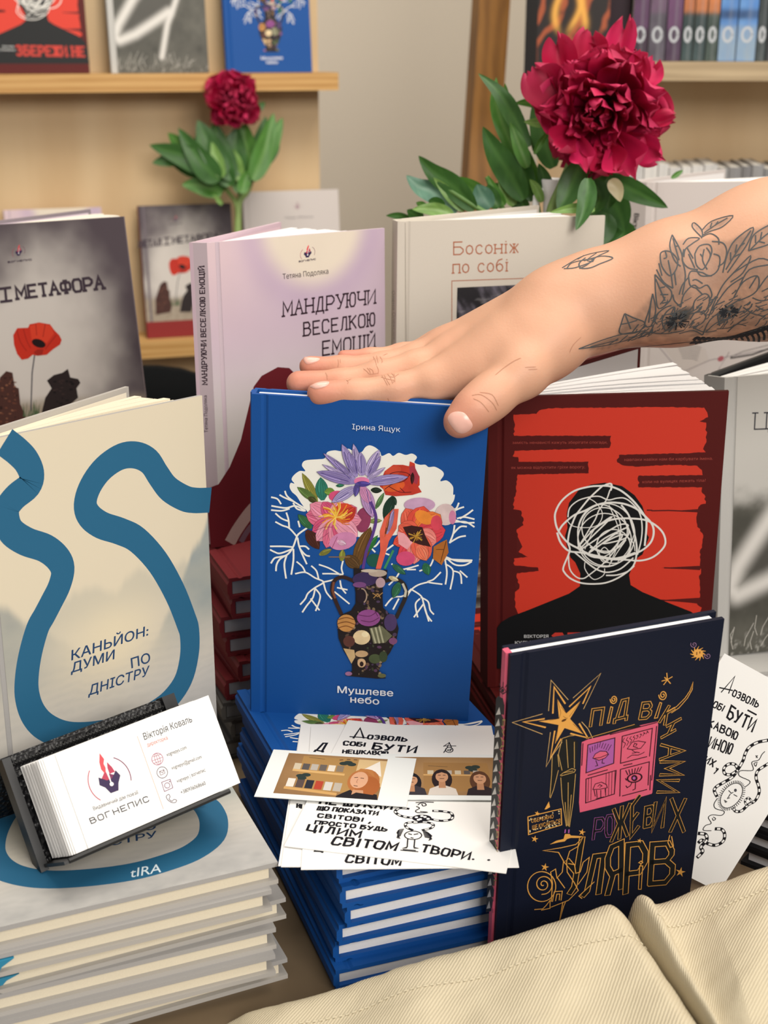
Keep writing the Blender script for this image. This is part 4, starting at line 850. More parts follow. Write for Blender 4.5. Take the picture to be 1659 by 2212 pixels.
kind('navy', .1153, .191, .010, M_NAV, 0x0E1528, PK, pages=0xF2F2F2, art=art_navy, sart=sart_navy)
kind('black', .145, .205, .0125, M_GREY, 0x121214, pages=0xD9D6D6)
kind('ash', .15, .21, .01484, M_LAV, 0x4A4846, 0x605E5A, pages=0x8A8884)  # greys darkened too, with the shade low in the stack painted in

# ================================================================ standing books
book('blue', 'blue hardcover showing a vase of flowers, standing under the spread hand', M_BLUE)
book('canyon', 'cream hardcover with a teal river band standing open behind the business cards', M_CAN, (110, 17, .012, 2, 3), npages=7)
book('lavender', 'pale lavender hardcover with dark red dome standing open behind the blue upright book', M_LAV, (125, 33, .0125, 2, 4), npages=12)
book('beige', 'beige hardcover with copper lettering and a framed dark picture, behind the forearm', M_BOS, (86, 26, .0139, 2, 6), npages=4)
book('red', 'dark red hardcover showing a scribbled-over head, standing open behind the navy book', M_RED, (104, 39, .0155, 2, 14), npages=10)
book('grey', 'grey photo-cover hardcover standing open at the right edge of the table', M_GREY, (125, 38, .016, 2, 8), npages=6)
book('poppy', 'dusky hardcover with a red poppy standing open at the left edge', M_POP, (120, 56, .015, 2, 5), npages=14)
book('letter', 'white hardcover standing open behind the tattooed forearm, handwriting on its spine', M_LET, (140, 48, .022, 2, 22), npages=5)
book('navy', 'navy blue picture book with gold drawings and a pink spine, leaning in front', M_NAV)
# ================================================================ stacks on the table
cst = stack('canyon', (M_CANF.translation.x, M_CANF.translation.y), 22.9, .825, 6, 'cream hardcover', 'in the stack carrying the business cards', 'cream hardcovers in the left stack', jit=.005, jyaw=2.2, seed=4)
stack('blue', (-.0227, .5773), 20.4, .8245, 6, 'blue hardcover', 'in the stack carrying the postcards', 'blue hardcovers in the middle stack', jit=.004, jyaw=1.6, seed=8)
stack('maroon', (-.1009, .8102), 21, .8836, 6, 'dark red hardcover', 'in the stack under the lavender book', 'dark red hardcovers under the lavender book', jit=.007, jyaw=3, seed=3, base=0)
stack('ash', (-.108, .808), 19, .8836 - 6 * .01484, 3, 'ash grey hardcover', 'below the dark red stack', 'ash grey hardcovers at the foot of a stack', jit=.006, jyaw=3, seed=5)
stack('red', (.085, .735), 12, .808, 4, 'brownish red hardcover', 'in the stack under the scribbled-head book', 'brownish red hardcovers under the red book', jit=.002, seed=6, art_top=True)
stack('grey', (.238, .852), 9.8, .794, 3, 'light grey hardcover', 'in the stack under the photo-cover book', 'light grey hardcovers under the photo book', jit=.002, seed=7, art_top=False)
stack('black', (.302, .802), 230, .7875, 3, 'black hardcover', 'in the stack behind the leaning postcard', 'black hardcovers at the right edge', jit=.004, jyaw=2, seed=9)
stack('beige', (.010, .947), 18, .865, 8, 'pale beige hardcover', 'in the stack under the copper-lettered book', 'beige hardcovers under the copper-lettered book', jit=.001, jyaw=.5, seed=10, art_top=False)
stack('poppy', (-.345, 1.062), -6, .8665, 7, 'dusky mauve hardcover', 'in the stack under the poppy book', 'dusky hardcovers under the poppy book', jit=.002, seed=11, art_top=False)
stack('letter', (.228, 1.203), -4, .876, 8, 'white hardcover', 'in the stack under the white open book', 'white hardcovers under the white open book', jit=.002, seed=12, art_top=False)
# teal page markers hanging from the left stack
tl = mat(0x2E86A8, .35, .5, key='teal_satin')
for i, (x0, x1, y0, y1) in enumerate(((.004, .016, .0026, .0085), (.006, .026, .0030, .0100), (.004, .018, .0030, .0070), (.003, .012, .0040, .0085))):
    b_ = cst[i]; q = MB(); pr = [(x0, y0), (x1, y0), (x1 - .006, (y0 + y1) / 2), (x1 - .008, y1), (x0 + .002, y1), (x0 - .003, (y0 + y1) / 2)]
    q.prism(pr, -.0012, .003, tl); q.build('ribbon_marker', b_)

# ================================================================ cards, prints and their holder
INK = 0x141318; CARD = 0xF3F1ED
def hand(a, body, p0, p1, pt, wd): a.stext(body, p0, p1, pt, wd * 1.3, INK, jit=.55, gap=5)
def snake(a, pts, wd):
    a.line(pts, wd, INK, smooth=True); a.up()
    q = catmull(pts, 6); n = len(q); k = 2
    while k + 2 < n:
        a.line([tuple(q[k]), tuple(q[k + 1]), tuple(q[k + 2])], wd * .55, CARD); k += 5
def card_art(a, main=True):
    a.frame(540, 1540, 2.9625)
    hand(a, 'ОЗВОЛЬ', (752, 166), (1000, 182), (760, 142), 7)
    a.line([(640, 152), (748, 160)], 8, INK).line([(662, 162), (705, 98), (728, 162)], 9, INK)
    hand(a, 'СОБІ', (598, 205), (735, 215), (604, 182), 7); hand(a, 'БУТИ', (785, 232), (1055, 255), (800, 195), 9)
    hand(a, 'НЕЦІКАВОЮ', (594, 258), (880, 270), (598, 236), 6); hand(a, 'ЛЮДИНОЮ', (560, 300), (850, 320), (566, 275), 6)
    hand(a, 'НЕ ШУКАЙ', (445, 582), (905, 618), (458, 545), 9); hand(a, 'ЩО ПОКАЗАТИ', (432, 620), (815, 655), (442, 598), 7)
    hand(a, 'СВІТОВІ ,', (432, 668), (770, 702), (440, 645), 7); hand(a, 'ПРОСТО БУДЬ', (415, 712), (872, 758), (424, 690), 7)
    hand(a, 'ЦІЛИМ', (362, 752), (700, 798), (380, 715), 9); hand(a, 'СВІТОМ', (522, 842), (930, 880), (545, 796), 10); hand(a, 'ТВОРИ', (1092, 890), (1400, 940), (1110, 845), 9)
    a.ell(1428, 938, 9, 5, INK).ell(1528, 943, 10, 5, INK)
    a.lines([[(1240, 215), (1275, 190), (1262, 222), (1240, 255)], [(1275, 190), (1290, 225)], [(1240, 212), (1318, 212)], [(1262, 238), (1290, 232), (1280, 245), (1265, 242)]], 4, INK).arc(1275, 238, 24, 16, 0, 360, 4, INK)
    snake(a, [(1015, 615), (960, 610), (930, 632), (955, 655), (1000, 668), (1045, 672)], 15); snake(a, [(1160, 682), (1230, 692), (1290, 680), (1290, 645), (1240, 632), (1172, 628)], 15)
    a.ell(1100, 675, 62, 22, INK); snake(a, [(1045, 700), (1000, 708), (1000, 732), (1040, 752)], 14); snake(a, [(1105, 752), (1160, 738), (1172, 715), (1120, 700), (1050, 705)], 14)
    a.up()
    for x, y in ((1065, 670), (1090, 682), (1120, 668), (1140, 680), (1100, 662), (1078, 686)): a.ell(x, y, 11, 6, CARD)
    a.arc(1044, 785, 55, 27, 0, 360, 5, INK).lines([[(1010, 810), (1006, 860), (978, 868), (1004, 866)], [(1055, 811), (1050, 862), (1076, 868), (1050, 868)], [(965, 880), (1075, 890)], [(980, 876), (1060, 882)], [(1015, 775), (1035, 780)], [(1050, 780), (1075, 775)], [(1030, 800), (1045, 803)]], 6, INK)
    for k in range(8):
        a.line([(985 - 3 * k, 745 + 6 * k), (955 - 2 * k, 750 + 7 * k), (940 + 3 * k, 770 + 5 * k)], 4, INK, smooth=True); a.line([(1105 + 2 * k, 755 + 6 * k), (1135 + 4 * k, 765 + 6 * k), (1165 - 3 * k, 790 + 4 * k)], 4, INK, smooth=True)
    a.lines([[(1062, 576), (1120, 572), (1175, 574)], [(1120, 580), (1128, 592), (1108, 598), (1100, 585)], [(1065, 600), (1085, 612), (1060, 628), (1075, 640), (1135, 638), (1090, 632)], [(1075, 590), (1095, 578), (1125, 582)]], 4.5, INK, smooth=True)
def card(label, M, W, H, art=None, name='postcard', col=CARD, group=None, cat='card', curl=0):
    q = MB(); q.box((0, 0, 0), (W, .0004, H), mat(col, .6, .3)); 
    if art: art(Art(q, M))
    o = q.build(name, fix=False); o.matrix_world = M
    return tag(o, label, cat, group)
ZC = .8245
def flatM(p, Z, yaw): x = atZ(p[0], p[1], Z); return pose((x[0], x[1], Z), yaw, -90)
G1 = 'handwritten postcards on the blue stack'
card('white postcard at the bottom of the fan on the blue stack', flatM((601, 1870), ZC + .0006, -1.0), .098, .148, None, group=G1)
card('white postcard sticking out left below the other postcards', flatM((607, 1872), ZC + .0011, -.5), .100, .146, lambda a: (a.frame(540, 1540, 2.9625), hand(a, 'НІ', (300, 605), (330, 612), (302, 580), 7), hand(a, 'Д', (440, 240), (482, 248), (455, 185), 8)), group=G1)
def art_c2(a):
    a.frame(540, 1540, 2.9625); hand(a, 'Д', (420, 240), (470, 245), (450, 190), 8); hand(a, 'СВІТОМ', (612, 955), (960, 975), (625, 912), 10); hand(a, 'ЦІЛ', (415, 885), (560, 890), (425, 850), 8)
card('white postcard under the topmost one, its last hand-lettered word half covered', flatM((650, 1878), ZC + .0016, 1.0), .108, .147, art_c2, group=G1)
card('topmost white postcard with hand-drawn snakes and lettering, on the blue stack', flatM((614, 1827), ZC + .0022, -12.2), .1132, .138, card_art, group=G1)
# instant prints
def print_art(x0, x1, z0, z1, kind_):
    def f(a):
        a0 = Art(a.mb, Matrix.Identity(4)); a0.h = a.h
        U = lambda u, v: (x0 + u * (x1 - x0), z0 + v * (z1 - z0)); a0.L = lambda p: U(p[0], p[1]); a0.W = lambda p, w_: w_ * (x1 - x0)
        def fn(x, z):
            u, v = (x - x0) / (x1 - x0), (z - z0) / (z1 - z0); c = mixc(L(0x8E6A42), L(0xB8905C), np.exp(-((u - .55) / .4) ** 2 - ((v - .6) / .45) ** 2)); return c * (.95 + .1 * fbm(u * 20, v * 14, 3, 3))[..., None]
        a0.paint(x0, z0, x1, z1, 50, 36, fn)
        a0.up()
        if kind_ == 0:
            a0.poly([(.18, .12), (.16, .95), (.72, .95), (.74, .12)], 0xB0884F).poly([(.72, .5), (.72, .95), (1, .95), (1, .3)], 0xD9BA88).up().poly([(.1, .56), (.62, .52), (.62, .57), (.1, .61)], 0xD6AC6E).poly([(.08, .12), (.6, .04), (.6, .1), (.08, .18)], 0xCFA264).up()
            for i, c in enumerate((0xCDBFA4, 0x5A5450, 0xB9B0A4, 0x6A6058, 0xE2D8C8, 0x8A7A66)): a0.poly([(.10 + .085 * i, .61), (.10 + .085 * i, .76), (.17 + .085 * i, .755), (.17 + .085 * i, .605)], c)
            for i, c in enumerate((0xE5DCD0, 0x5A4A44, 0x2A2C34, 0xB4452E, 0xD0CCC4, 0xB9AFA0)): a0.poly([(.09 + .092 * i, .18 - .008 * i), (.09 + .092 * i, .38 - .008 * i), (.165 + .092 * i, .375 - .008 * i), (.165 + .092 * i, .175 - .008 * i)], c)
            for x, y in ((.20, .45), (.25, .48), (.22, .40), (.58, .82), (.62, .85), (.66, .81)): a0.ell(x, y, .045, .045, 0x2E3A34)
            a0.lines([[(.53, .9), (.56, .91)], [(.60, .93), (.63, .93)], [(.67, .93), (.70, .93)]], .012, 0x4A2A2A).line([(.22, .92), (.38, .90)], .006, 0x5A4A3A)
            a0.up().poly([(.80, .72), (.93, .93), (.98, .55)], 0xEDE6DC).poly([(.60, .03), (.66, .12), (.72, .2), (.98, .12), (1, .0), (.6, .0)], 0x241F20)
            a0.up().ell(.82, .42, .155, .30, 0xB4703C).ell(.87, .3, .12, .24, 0xA9602F).up().ell(.775, .44, .085, .2, 0xD9A684).poly([(.74, .2), (.84, .2), (.86, .05), (.74, .05)], 0xC99672).poly([(.70, .02), (.78, .14), (.98, .1), (1, 0), (.7, 0)], 0x241F20)
            a0.up().lines([[(.725, .49), (.755, .5)], [(.785, .49), (.815, .485)], [(.74, .3), (.775, .29)]], .011, 0x4A2A22).line([(.762, .46), (.755, .38), (.768, .37)], .006, 0xA9745A).poly([(.72, .62), (.83, .66), (.92, .52), (.88, .7), (.76, .72)], 0xBA7A42)
        else:
            a0.poly([(.28, .1), (.28, .85), (.92, .85), (.95, .1)], 0xA27A48).up().poly([(.28, .5), (.9, .5), (.9, .54), (.28, .54)], 0xD0A468).line([(.33, .76), (.52, .74)], .006, 0x4A3A2A)
            for x, y in ((.74, .72), (.80, .74), (.77, .66)): a0.ell(x, y, .045, .05, 0x2E3A34)
            for i in range(6): a0.poly([(.32 + .09 * i, .54), (.32 + .09 * i, .64), (.38 + .09 * i, .64), (.38 + .09 * i, .54)], (0xCDBFA4, 0x5A5450, 0xB9B0A4)[i % 3])
            for cx, ht, hair, top in ((.16, .42, 0x1E1A1C, 0x3A3438), (.46, .52, 0x2A1E1A, 0xD9CFC4), (.83, .48, 0x5A3A24, 0x2A2224)):
                a0.up().ell(cx, ht - .12, .10, .27, hair).poly([(cx - .14, 0), (cx - .12, .16), (cx - .04, .24), (cx + .04, .24), (cx + .13, .16), (cx + .15, 0)], top)
                a0.up().poly([(cx - .03, ht - .1), (cx - .035, ht - .34), (cx + .035, ht - .34), (cx + .03, ht - .1)], 0xB98662).up().ell(cx, ht - .05, .062, .14, 0xC99672).poly([(cx - .06, ht + .02), (cx - .05, ht + .12), (cx + .05, ht + .12), (cx + .06, ht + .02), (cx, ht + .07)], hair)
                a0.up().lines([[(cx - .035, ht - .01), (cx - .012, ht - .01)], [(cx + .012, ht - .01), (cx + .035, ht - .01)], [(cx - .02, ht - .1), (cx + .02, ht - .1)]], .01, 0x3A201A)
        return a
    return f
PC = 0xE9ECEA
card('instant photo of one long-haired person before bookshelves, lying over the postcards', flatM((549, 1720), ZC + .0040, -7.3), .0825, .0515, print_art(.0095, .0665, .0045, .0485, 0), 'instant_photo', PC, 'instant photos on the postcards', 'photo')
card('instant photo of three people, half under the other one and the navy book', flatM((818, 1726), ZC + .0034, -1.0), .0825, .049, print_art(.0085, .0650, .0045, .0455, 1), 'instant_photo', PC, 'instant photos on the postcards', 'photo')
# the loose postcard on the right
def art_pr(a):
    a.frame(1480, 1400, 4.1)
    hand(a, 'ОЗВОЛЬ', (415, 420), (640, 525), (435, 370), 9); a.line([(305, 350), (420, 375)], 11, INK).line([(320, 390), (440, 250), (385, 400)], 10, INK)
    hand(a, 'СОБІ', (200, 500), (330, 560), (225, 452), 9); a.up(); hand(a, 'БУТИ', (370, 615), (590, 740), (410, 515), 13); a.line([(555, 550), (630, 590)], 14, INK)
    hand(a, 'ЦІКАВОЮ', (120, 650), (450, 810), (140, 590), 10); hand(a, 'ДИНОЮ', (150, 860), (400, 940), (180, 770), 10); hand(a, 'ЧИХ ,', (120, 980), (290, 1075), (150, 930), 10)
    snake(a, [(790, 800), (733, 815), (640, 835), (565, 880), (530, 940), (515, 990), (470, 1070), (420, 1140), (340, 1190), (280, 1225), (258, 1260), (280, 1310)], 28)
    snake(a, [(460, 1060), (440, 1030), (390, 1025), (345, 1060), (350, 1110), (400, 1120), (450, 1090)], 26)
    snake(a, [(760, 1010), (700, 1045), (640, 1090), (628, 1150), (650, 1220), (655, 1280), (620, 1350), (560, 1385), (500, 1440), (450, 1445), (428, 1420)], 26)
    snake(a, [(600, 1370), (545, 1385), (530, 1350), (560, 1325), (585, 1350)], 18)
    snake(a, [(270, 1600), (325, 1605), (350, 1650), (335, 1710), (270, 1745), (200, 1730), (150, 1700), (120, 1720)], 28); snake(a, [(120, 1640), (180, 1650), (190, 1700), (140, 1760), (155, 1800), (110, 1850)], 30)
    a.arc(410, 1305, 78, 125, 0, 360, 5, INK, 38)
    for k in range(44):
        an = k * 2 * math.pi / 44; cr, sr = math.cos(R_(38)), math.sin(R_(38)); f = lambda r: (410 + (78 + r) * math.cos(an) * cr - (125 + r) * math.sin(an) * sr, 1305 + (78 + r) * math.cos(an) * sr + (125 + r) * math.sin(an) * cr)
        a.line([f(2), f(24)], 5, INK)
    a.lines([[(385, 1260), (410, 1285), (425, 1275)], [(430, 1295), (460, 1312)], [(400, 1290), (375, 1330), (395, 1325)], [(345, 1345), (370, 1360)], [(350, 1358), (362, 1366)]], 6, INK).ell(445, 1258, 12, 14, 0x4A4A50)
    a.lines([[(530, 1230), (575, 1180), (480, 1130), (490, 1085), (600, 1080), (590, 1010), (650, 990), (680, 940), (705, 915)], [(640, 1010), (610, 1020), (625, 1045), (635, 1020)], [(285, 1330), (255, 1380), (270, 1420), (345, 1445), (320, 1480), (240, 1475), (205, 1500), (230, 1550), (180, 1570), (160, 1610), (230, 1615)], [(250, 1495), (270, 1510), (250, 1525), (240, 1505)], [(625, 950), (640, 970)], [(640, 950), (628, 968)]], 6, INK, smooth=True)
    a.line([(275, 1060), (290, 1075), (255, 1110)], 9, INK)
kC = 1.075
M_CR = pose((.1036 * kC, .6078 * kC, CAMZ - (CAMZ - .7869) * kC), 7.25, -7.69, 30.84) @ Matrix.Translation((0, 0, .036))
card('white postcard with a spiky face and striped snakes, leaning right of the navy book', M_CR, .0755, .123, art_pr)
# business cards in their holder
kB = .947
M_BC = pose((-.1498 * kB, .587 * kB, CAMZ - (CAMZ - .8262) * kB), 35.42, -30.66, -4.15) @ Matrix.Scale(kB, 4)
def art_bc(a):
    a.frame(*K2)
    p0, p1 = (600, 1335), (885, 1215)
    a.emblem((701, 1140), (160, -60), (-64, -172)).text('Видавничий дім поезії', p0, (888, 1228), (592, 1312), 0x2A2830, .004)
    a.stext('ВОГНЕПИС', (585, 1420), (955, 1275), (572, 1388), 6, 0x2A2830, gap=5).line([(878, 860), (1045, 1325)], 3, 0xC9A08A)
    T = 0x1E1E24; a.text('Вікторія Коваль', (925, 885), (1232, 768), (912, 842), T).text('директорка', (945, 928), (1075, 880), (938, 910), 0xC8605A, xh=True)
    a.text('vognepys.com', (1068, 990), (1195, 940), (1062, 972), T, xh=True).text('vognepys@gmail.com', (1100, 1075), (1292, 1000), (1094, 1058), T, xh=True).text('vognepys | вогнепис', (1134, 1158), (1318, 1085), (1128, 1141), T, xh=True).text('+380936068660', (1160, 1232), (1318, 1170), (1152, 1208), T)
    for e in ((1007, 1006, 36, 38), (1038, 1092, 34, 36)): a.arc(*e, 0, 360, 4, 0xA8607A if e[0] < 1020 else 0x5A4A5A)
    a.arc(1007, 1006, 16, 38, 0, 360, 3, 0xA8607A, -20).lines([[(975, 1018), (1040, 994)], [(985, 1034), (1034, 1016)], [(980, 992), (1030, 975)], [(994, 970), (1020, 1042)]], 3, 0xA8607A)
    a.lines([[(1020, 1086), (1048, 1074), (1056, 1096), (1028, 1110), (1020, 1086)], [(1020, 1086), (1042, 1094), (1048, 1074)]], 3, 0x6A4A5A).lines([[(1034, 1155), (1088, 1135), (1106, 1190), (1052, 1214), (1034, 1155)]], 4, 0x7A4A6A, smooth=False).arc(1070, 1175, 17, 17, 0, 360, 4, 0x7A4A6A).ell(1085, 1150, 4, 4, 0x7A4A6A)
    a.line([(1066, 1240), (1080, 1232), (1088, 1248), (1082, 1262), (1100, 1276), (1112, 1265), (1130, 1270), (1122, 1284), (1098, 1284), (1074, 1268), (1064, 1250), (1066, 1240)], 4, 0x5A4A5A, smooth=True)
GB = 'business cards in the black holder'
def bcard(dx, y, W=.0905, label=None, art=None, rr=0):
    M = M_BC @ Matrix.Translation((dx, y, rr))
    q = MB(); q.box((0, 0, 0), (W, .00036, .0505), mat(0xF4F2EF, .5, .3))
    if art: art(Art(q, M))
    o = q.build('business_card', fix=False); o.matrix_world = M
    tag(o, label, 'card', GB); return o
bcard(0, 0, label='front white business card with a flame emblem, in the black holder', art=art_bc)
bcard(-.0065, .0006, label='white business card just behind the front one in the holder')
bcard(-.0075, .0012, label='second white business card behind the front one in the holder')
c0 = None
for i in range(76):
    y = .002 + i * .00042
    if c0 is None: c0 = bcard(-.0085, y, label='white business card edge-on in the thick pile inside the black holder')
    else:
        o = c0.copy(); COL.objects.link(o); o.matrix_world = M_BC @ Matrix.Translation((-.0085 + RNG.uniform(-.0006, .0004) + (.0009 if i % 23 == 11 else 0), y, RNG.uniform(-.0002, .0002)))
bk = mat(0x121213, .45, .45, key='black_leatherette')
def mesh_mat():
    m = bpy.data.materials.new('woven_black_mesh'); m.use_nodes = True; nt = m.node_tree; b = nt.nodes['Principled BSDF']
    b.inputs['Base Color'].default_value = (.008, .008, .009, 1); b.inputs['Roughness'].default_value = .4
    tc = nt.nodes.new('ShaderNodeTexCoord'); mp = nt.nodes.new('ShaderNodeMapping'); mp.inputs['Rotation'].default_value = (0, R_(35), 0); mp.inputs['Scale'].default_value = (1, 1, 1)
    v = nt.nodes.new('ShaderNodeTexVoronoi'); v.inputs['Scale'].default_value = 330; bp = nt.nodes.new('ShaderNodeBump'); bp.inputs['Strength'].default_value = 1; bp.inputs['Distance'].default_value = .002
    nt.links.new(tc.outputs['Object'], mp.inputs[0]); nt.links.new(mp.outputs[0], v.inputs['Vector']); nt.links.new(v.outputs['Distance'], bp.inputs['Height']); nt.links.new(bp.outputs[0], b.inputs['Normal'])
    return m
mm = mesh_mat()
hd = thing('card_holder', 'black mesh business card holder standing on the cream book stack', 'card holder', M_BC)
q = MB(); YB = .0388
q.box((-.013, YB, -.003), (.085, YB + .002, .052), mm); q.build('mesh_back', hd)
q = MB(); rows = 26; ncol = 5      # the woven upper edge: crossing strands
for i in range(49):
    x = -.011 + i * .00195
    for s_ in (-1, 1): q.tube([(x + s_ * -.003, YB + .001, .0490), (x + s_ * .0, YB - .0022 - .0004 * s_, .0530), (x + s_ * .003, YB + .001, .0570)], .00055, bk, 5, False)
for z_ in (.0490, .0530, .0565): q.tube([(-.013, YB - .001, z_), (.085, YB - .001, z_)], .0006, bk, 5)
q.build('woven_edge', hd)
q = MB(); q.box((-.013, YB - .0015, .046), (.085, YB + .004, .0575), mm); q.build('top_band', hd)
q = MB(); q.box((-.0145, -.0020, -.0028), (.082, YB + .003, -.0010), bk); q.build('ledge', hd)
q = MB(); q.tube([(-.012, -.0022, -.0016), (.082, -.0022, -.0016)], .0014, bk, 8); q.build('front_lip', hd)
q = MB(); q.box((-.0170, YB - .006, -.0045), (-.0125, YB + .0045, .0575), bk); q.build('side_frame', hd)
q = MB(); q.box((.079, YB - .004, .045), (.0868, YB + .005, .0585), bk); q.build('corner_cap', hd)
# rear support sloping back down to the book
iv = M_BC.inverted()
top = [Vector((-.0165, YB + .004, .0565)), Vector((.0865, YB + .004, .0565))]
wt = [M_BC @ t_ for t_ in top]; bd = (rot(35.42) @ Vector((-.004, .022, 0)))
bot = [Vector((t_.x, t_.y, .8258)) + bd for t_ in wt]
q = MB(); pl = [top[0], top[1], iv @ bot[1], iv @ bot[0]]; nrm = ((pl[1] - pl[0]).cross(pl[3] - pl[0])).normalized() * .002
q.faces([*pl, *[p + nrm for p in pl]], [(0, 1, 2, 3), (4, 5, 6, 7), (0, 1, 5, 4), (1, 2, 6, 5), (2, 3, 7, 6), (3, 0, 4, 7)], mm); q.build('rear_support', hd)

# ================================================================ books on the shelves behind
def shelf_book(kn, label, px, y, D, board, yaw, lean=-8, group='books on the left display shelves', sz=None):
    """front lower-left corner seen at px, resting at height sz"""
    p = atZ(px, y, sz) if sz is None else None
    return book(kn, label, M, None, group)
def on_board(BM, x, z, kn, label, lean=-7, yb=-.058, group='books on the left display shelves', dyaw=0):
    M = BM @ Matrix.Translation((x, yb, z)) @ rot(dyaw, lean, 0)
    return book(kn, label, M, None, group)
on_board(BL, .398, 1.1735, 'red', 'red book with scribbled head on the upper left shelf')
on_board(BL, .575, 1.1735, 'grey', 'grey photo book on the upper left shelf, between red and blue')
on_board(BL, .748, 1.1735, 'blue', 'blue vase-of-flowers book at the right end of the upper left shelf')
on_board(BL, .403, .7735, 'lavender', 'pale lavender book on the lower shelf, mostly hidden by the poppy book', yb=-.06)
on_board(BL, .605, .7735, 'poppy', 'small-looking poppy book on the lower left shelf below the far peony', yb=-.06)
on_board(BL, .770, .7735, 'letter', 'white book with a tiny emblem on the lower left shelf', yb=-.06)
# right stand: row of spines
def spine_book(BM, x, wd, h, z, depth, cols, label, group, emb=True, yb=-.14, sun=None, name='paperback_book'):
    r = thing(name, label, 'book', BM @ Matrix.Translation((x, yb, z)), group)
    q = MB(); q.box((0, .001, .001), (wd, depth, h - .001), mat(0xD9D4CA, .8)); q.build('page_block', r)
    q = MB()
    for x0 in (0, wd - .0012): q.box((x0, 0, 0), (x0 + .0012, depth, h), mat(cols[0], .45))
    q.box((0, -.0008, 0), (wd, 0, h), mat(cols[0], .4))
    a = Art(q, Matrix.Identity(4), Matrix.Translation((0, -.0008, 0))); a.L = lambda p: p; a.W = lambda p, w_: w_
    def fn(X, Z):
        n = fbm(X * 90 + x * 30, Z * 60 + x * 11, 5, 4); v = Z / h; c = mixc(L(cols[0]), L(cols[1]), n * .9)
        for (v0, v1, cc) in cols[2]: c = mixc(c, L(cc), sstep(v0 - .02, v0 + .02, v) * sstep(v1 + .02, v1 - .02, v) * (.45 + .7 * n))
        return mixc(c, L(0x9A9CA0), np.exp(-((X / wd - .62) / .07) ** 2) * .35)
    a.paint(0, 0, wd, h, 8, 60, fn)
    if emb:
        a.up(); a.L = lambda p: p; a.arc(wd / 2, .033, wd * .26, .0085, 0, 360, .0032, 0xB9BCC0)
    if sun: a.up().ell(wd / 2, sun, .006, .006, 0xF2E08A)
    q.build('cover', r); return r
PG = 'paperbacks on the right display shelf'
zs = 1.1925; x = .118
PB = [(.020, 0x2A1C2A, 0x4A3648, [(.2, .6, 0x5A3A5A)], 'dark plum paperback spine, leftmost of the three plum ones', 0), (.021, 0x37303A, 0x6A6470, [(.3, .6, 0x6A5068)], 'plum paperback spine, middle of the three plum ones', 0), (.019, 0x2E1E30, 0x57405A, [(.2, .55, 0x6A4468)], 'plum paperback spine, rightmost of the three, next to green', 0),
      (.0135, 0x1E2C2A, 0x46585A, [(.30, .42, 0xC07040)], 'dark green paperback spine with orange band, first right of the plum ones', 0), (.0145, 0x1E2C2A, 0x46585A, [(.30, .42, 0xC87844)], 'dark green paperback spine with orange band, middle of three', 0), (.0145, 0x22302A, 0x52605A, [(.30, .42, 0xC87844)], 'dark green paperback spine with orange band, touching the blue ones', 0),
      (.022, 0x3A6CB0, 0x6A98CC, [(.0, .22, 0x8AA0B4), (.26, .32, 0x24406A)], 'blue paperback spine with a yellow sun, left of the pair', .108), (.024, 0x3C74BC, 0x7AA6D4, [(.0, .22, 0x8AA0B4), (.26, .32, 0x24406A)], 'blue paperback spine with a yellow sun, right of the pair', .108),
      (.0115, 0x20282A, 0x4A5456, [(.46, .54, 0xB06A3A)], 'thin dark paperback spine with a small orange spot, beside the blue pair', 0), (.016, 0x1C2024, 0x45484C, [(.46, .54, 0xB86A3A)], 'dark paperback spine with an orange spot, left of the white-patched one', 0), (.0165, 0x3A3E46, 0xB4B4B6, [(.42, .55, 0xE6E4E2)], 'charcoal paperback spine with white patches', 0), (.017, 0x4A3426, 0xB07A42, [(.1, .5, 0xD89A4A)], 'brown and orange paperback spine near the right edge', 0), (.018, 0x1A1A1A, 0x3A3632, [], 'blackish paperback spine at the right edge', 0), (.02, 0x2A2A30, 0x4A4A50, [], 'dark grey paperback spine beyond the blackish one', 0)]
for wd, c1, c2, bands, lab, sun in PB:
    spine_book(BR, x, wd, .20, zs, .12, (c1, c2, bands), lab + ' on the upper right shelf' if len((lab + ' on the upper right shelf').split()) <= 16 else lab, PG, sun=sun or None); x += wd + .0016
# two books facing out, left end of that shelf
def fire(X, Z):
    W, H = .105, .20
    n = fbm(X * 40, Z * 34, 61, 4); k = X * 120 + 5 * fbm(X * 28, Z * 22, 63, 3); s_ = np.sin(k * 1.7 + 3 * np.sin(Z * 48)); c = mixc(L(0x1B1210), L(0x9A4A28), sstep(.25, .9, s_) * sstep(.25, .5, n))
    for x0, a_, p_ in ((.030, .008, 0), (.046, .010, 2.2), (.056, .006, 4)): c = mixc(c, L(0xE2A548), np.exp(-((X - x0 - a_ * np.sin(Z * 55 + p_)) / .0045) ** 2) * sstep(.055, .08, Z) * sstep(.16, .10, Z) * .95)
    c = mixc(c, L(0x1E2A22), sstep(.055, .08, X) * sstep(.11, .15, Z) * .85); c = mixc(c, L(0x1A1210), sstep(.055, .035, Z) * .6)
    return c
r = thing('hardcover_book', 'dark fiery hardcover facing out above the big peony, left end of the shelf', 'book', BR @ Matrix.Translation((-.023, -.165, 1.1925 - .028)) @ rot(0, -4), 'books facing out on the right stand')
q = MB(); q.box((.016, 0, 0), (.109, .003, .22), mat(0x1C1412, .4)); a = Art(q, Matrix.Identity(4)); a.L = lambda p: p; a.W = lambda p, w_: w_; a.F = Matrix.Translation((.016, 0, 0)); a.paint(0, 0, .093, .22, 70, 120, fire)
a.up().text('Скорбота', (.010, .034), (.080, .034), (.010, .0455), 0xE6DDD2).text('Саломеї', (.010, .012), (.070, .012), (.010, .0235), 0xE6DDD2); q.build('front_cover', r)
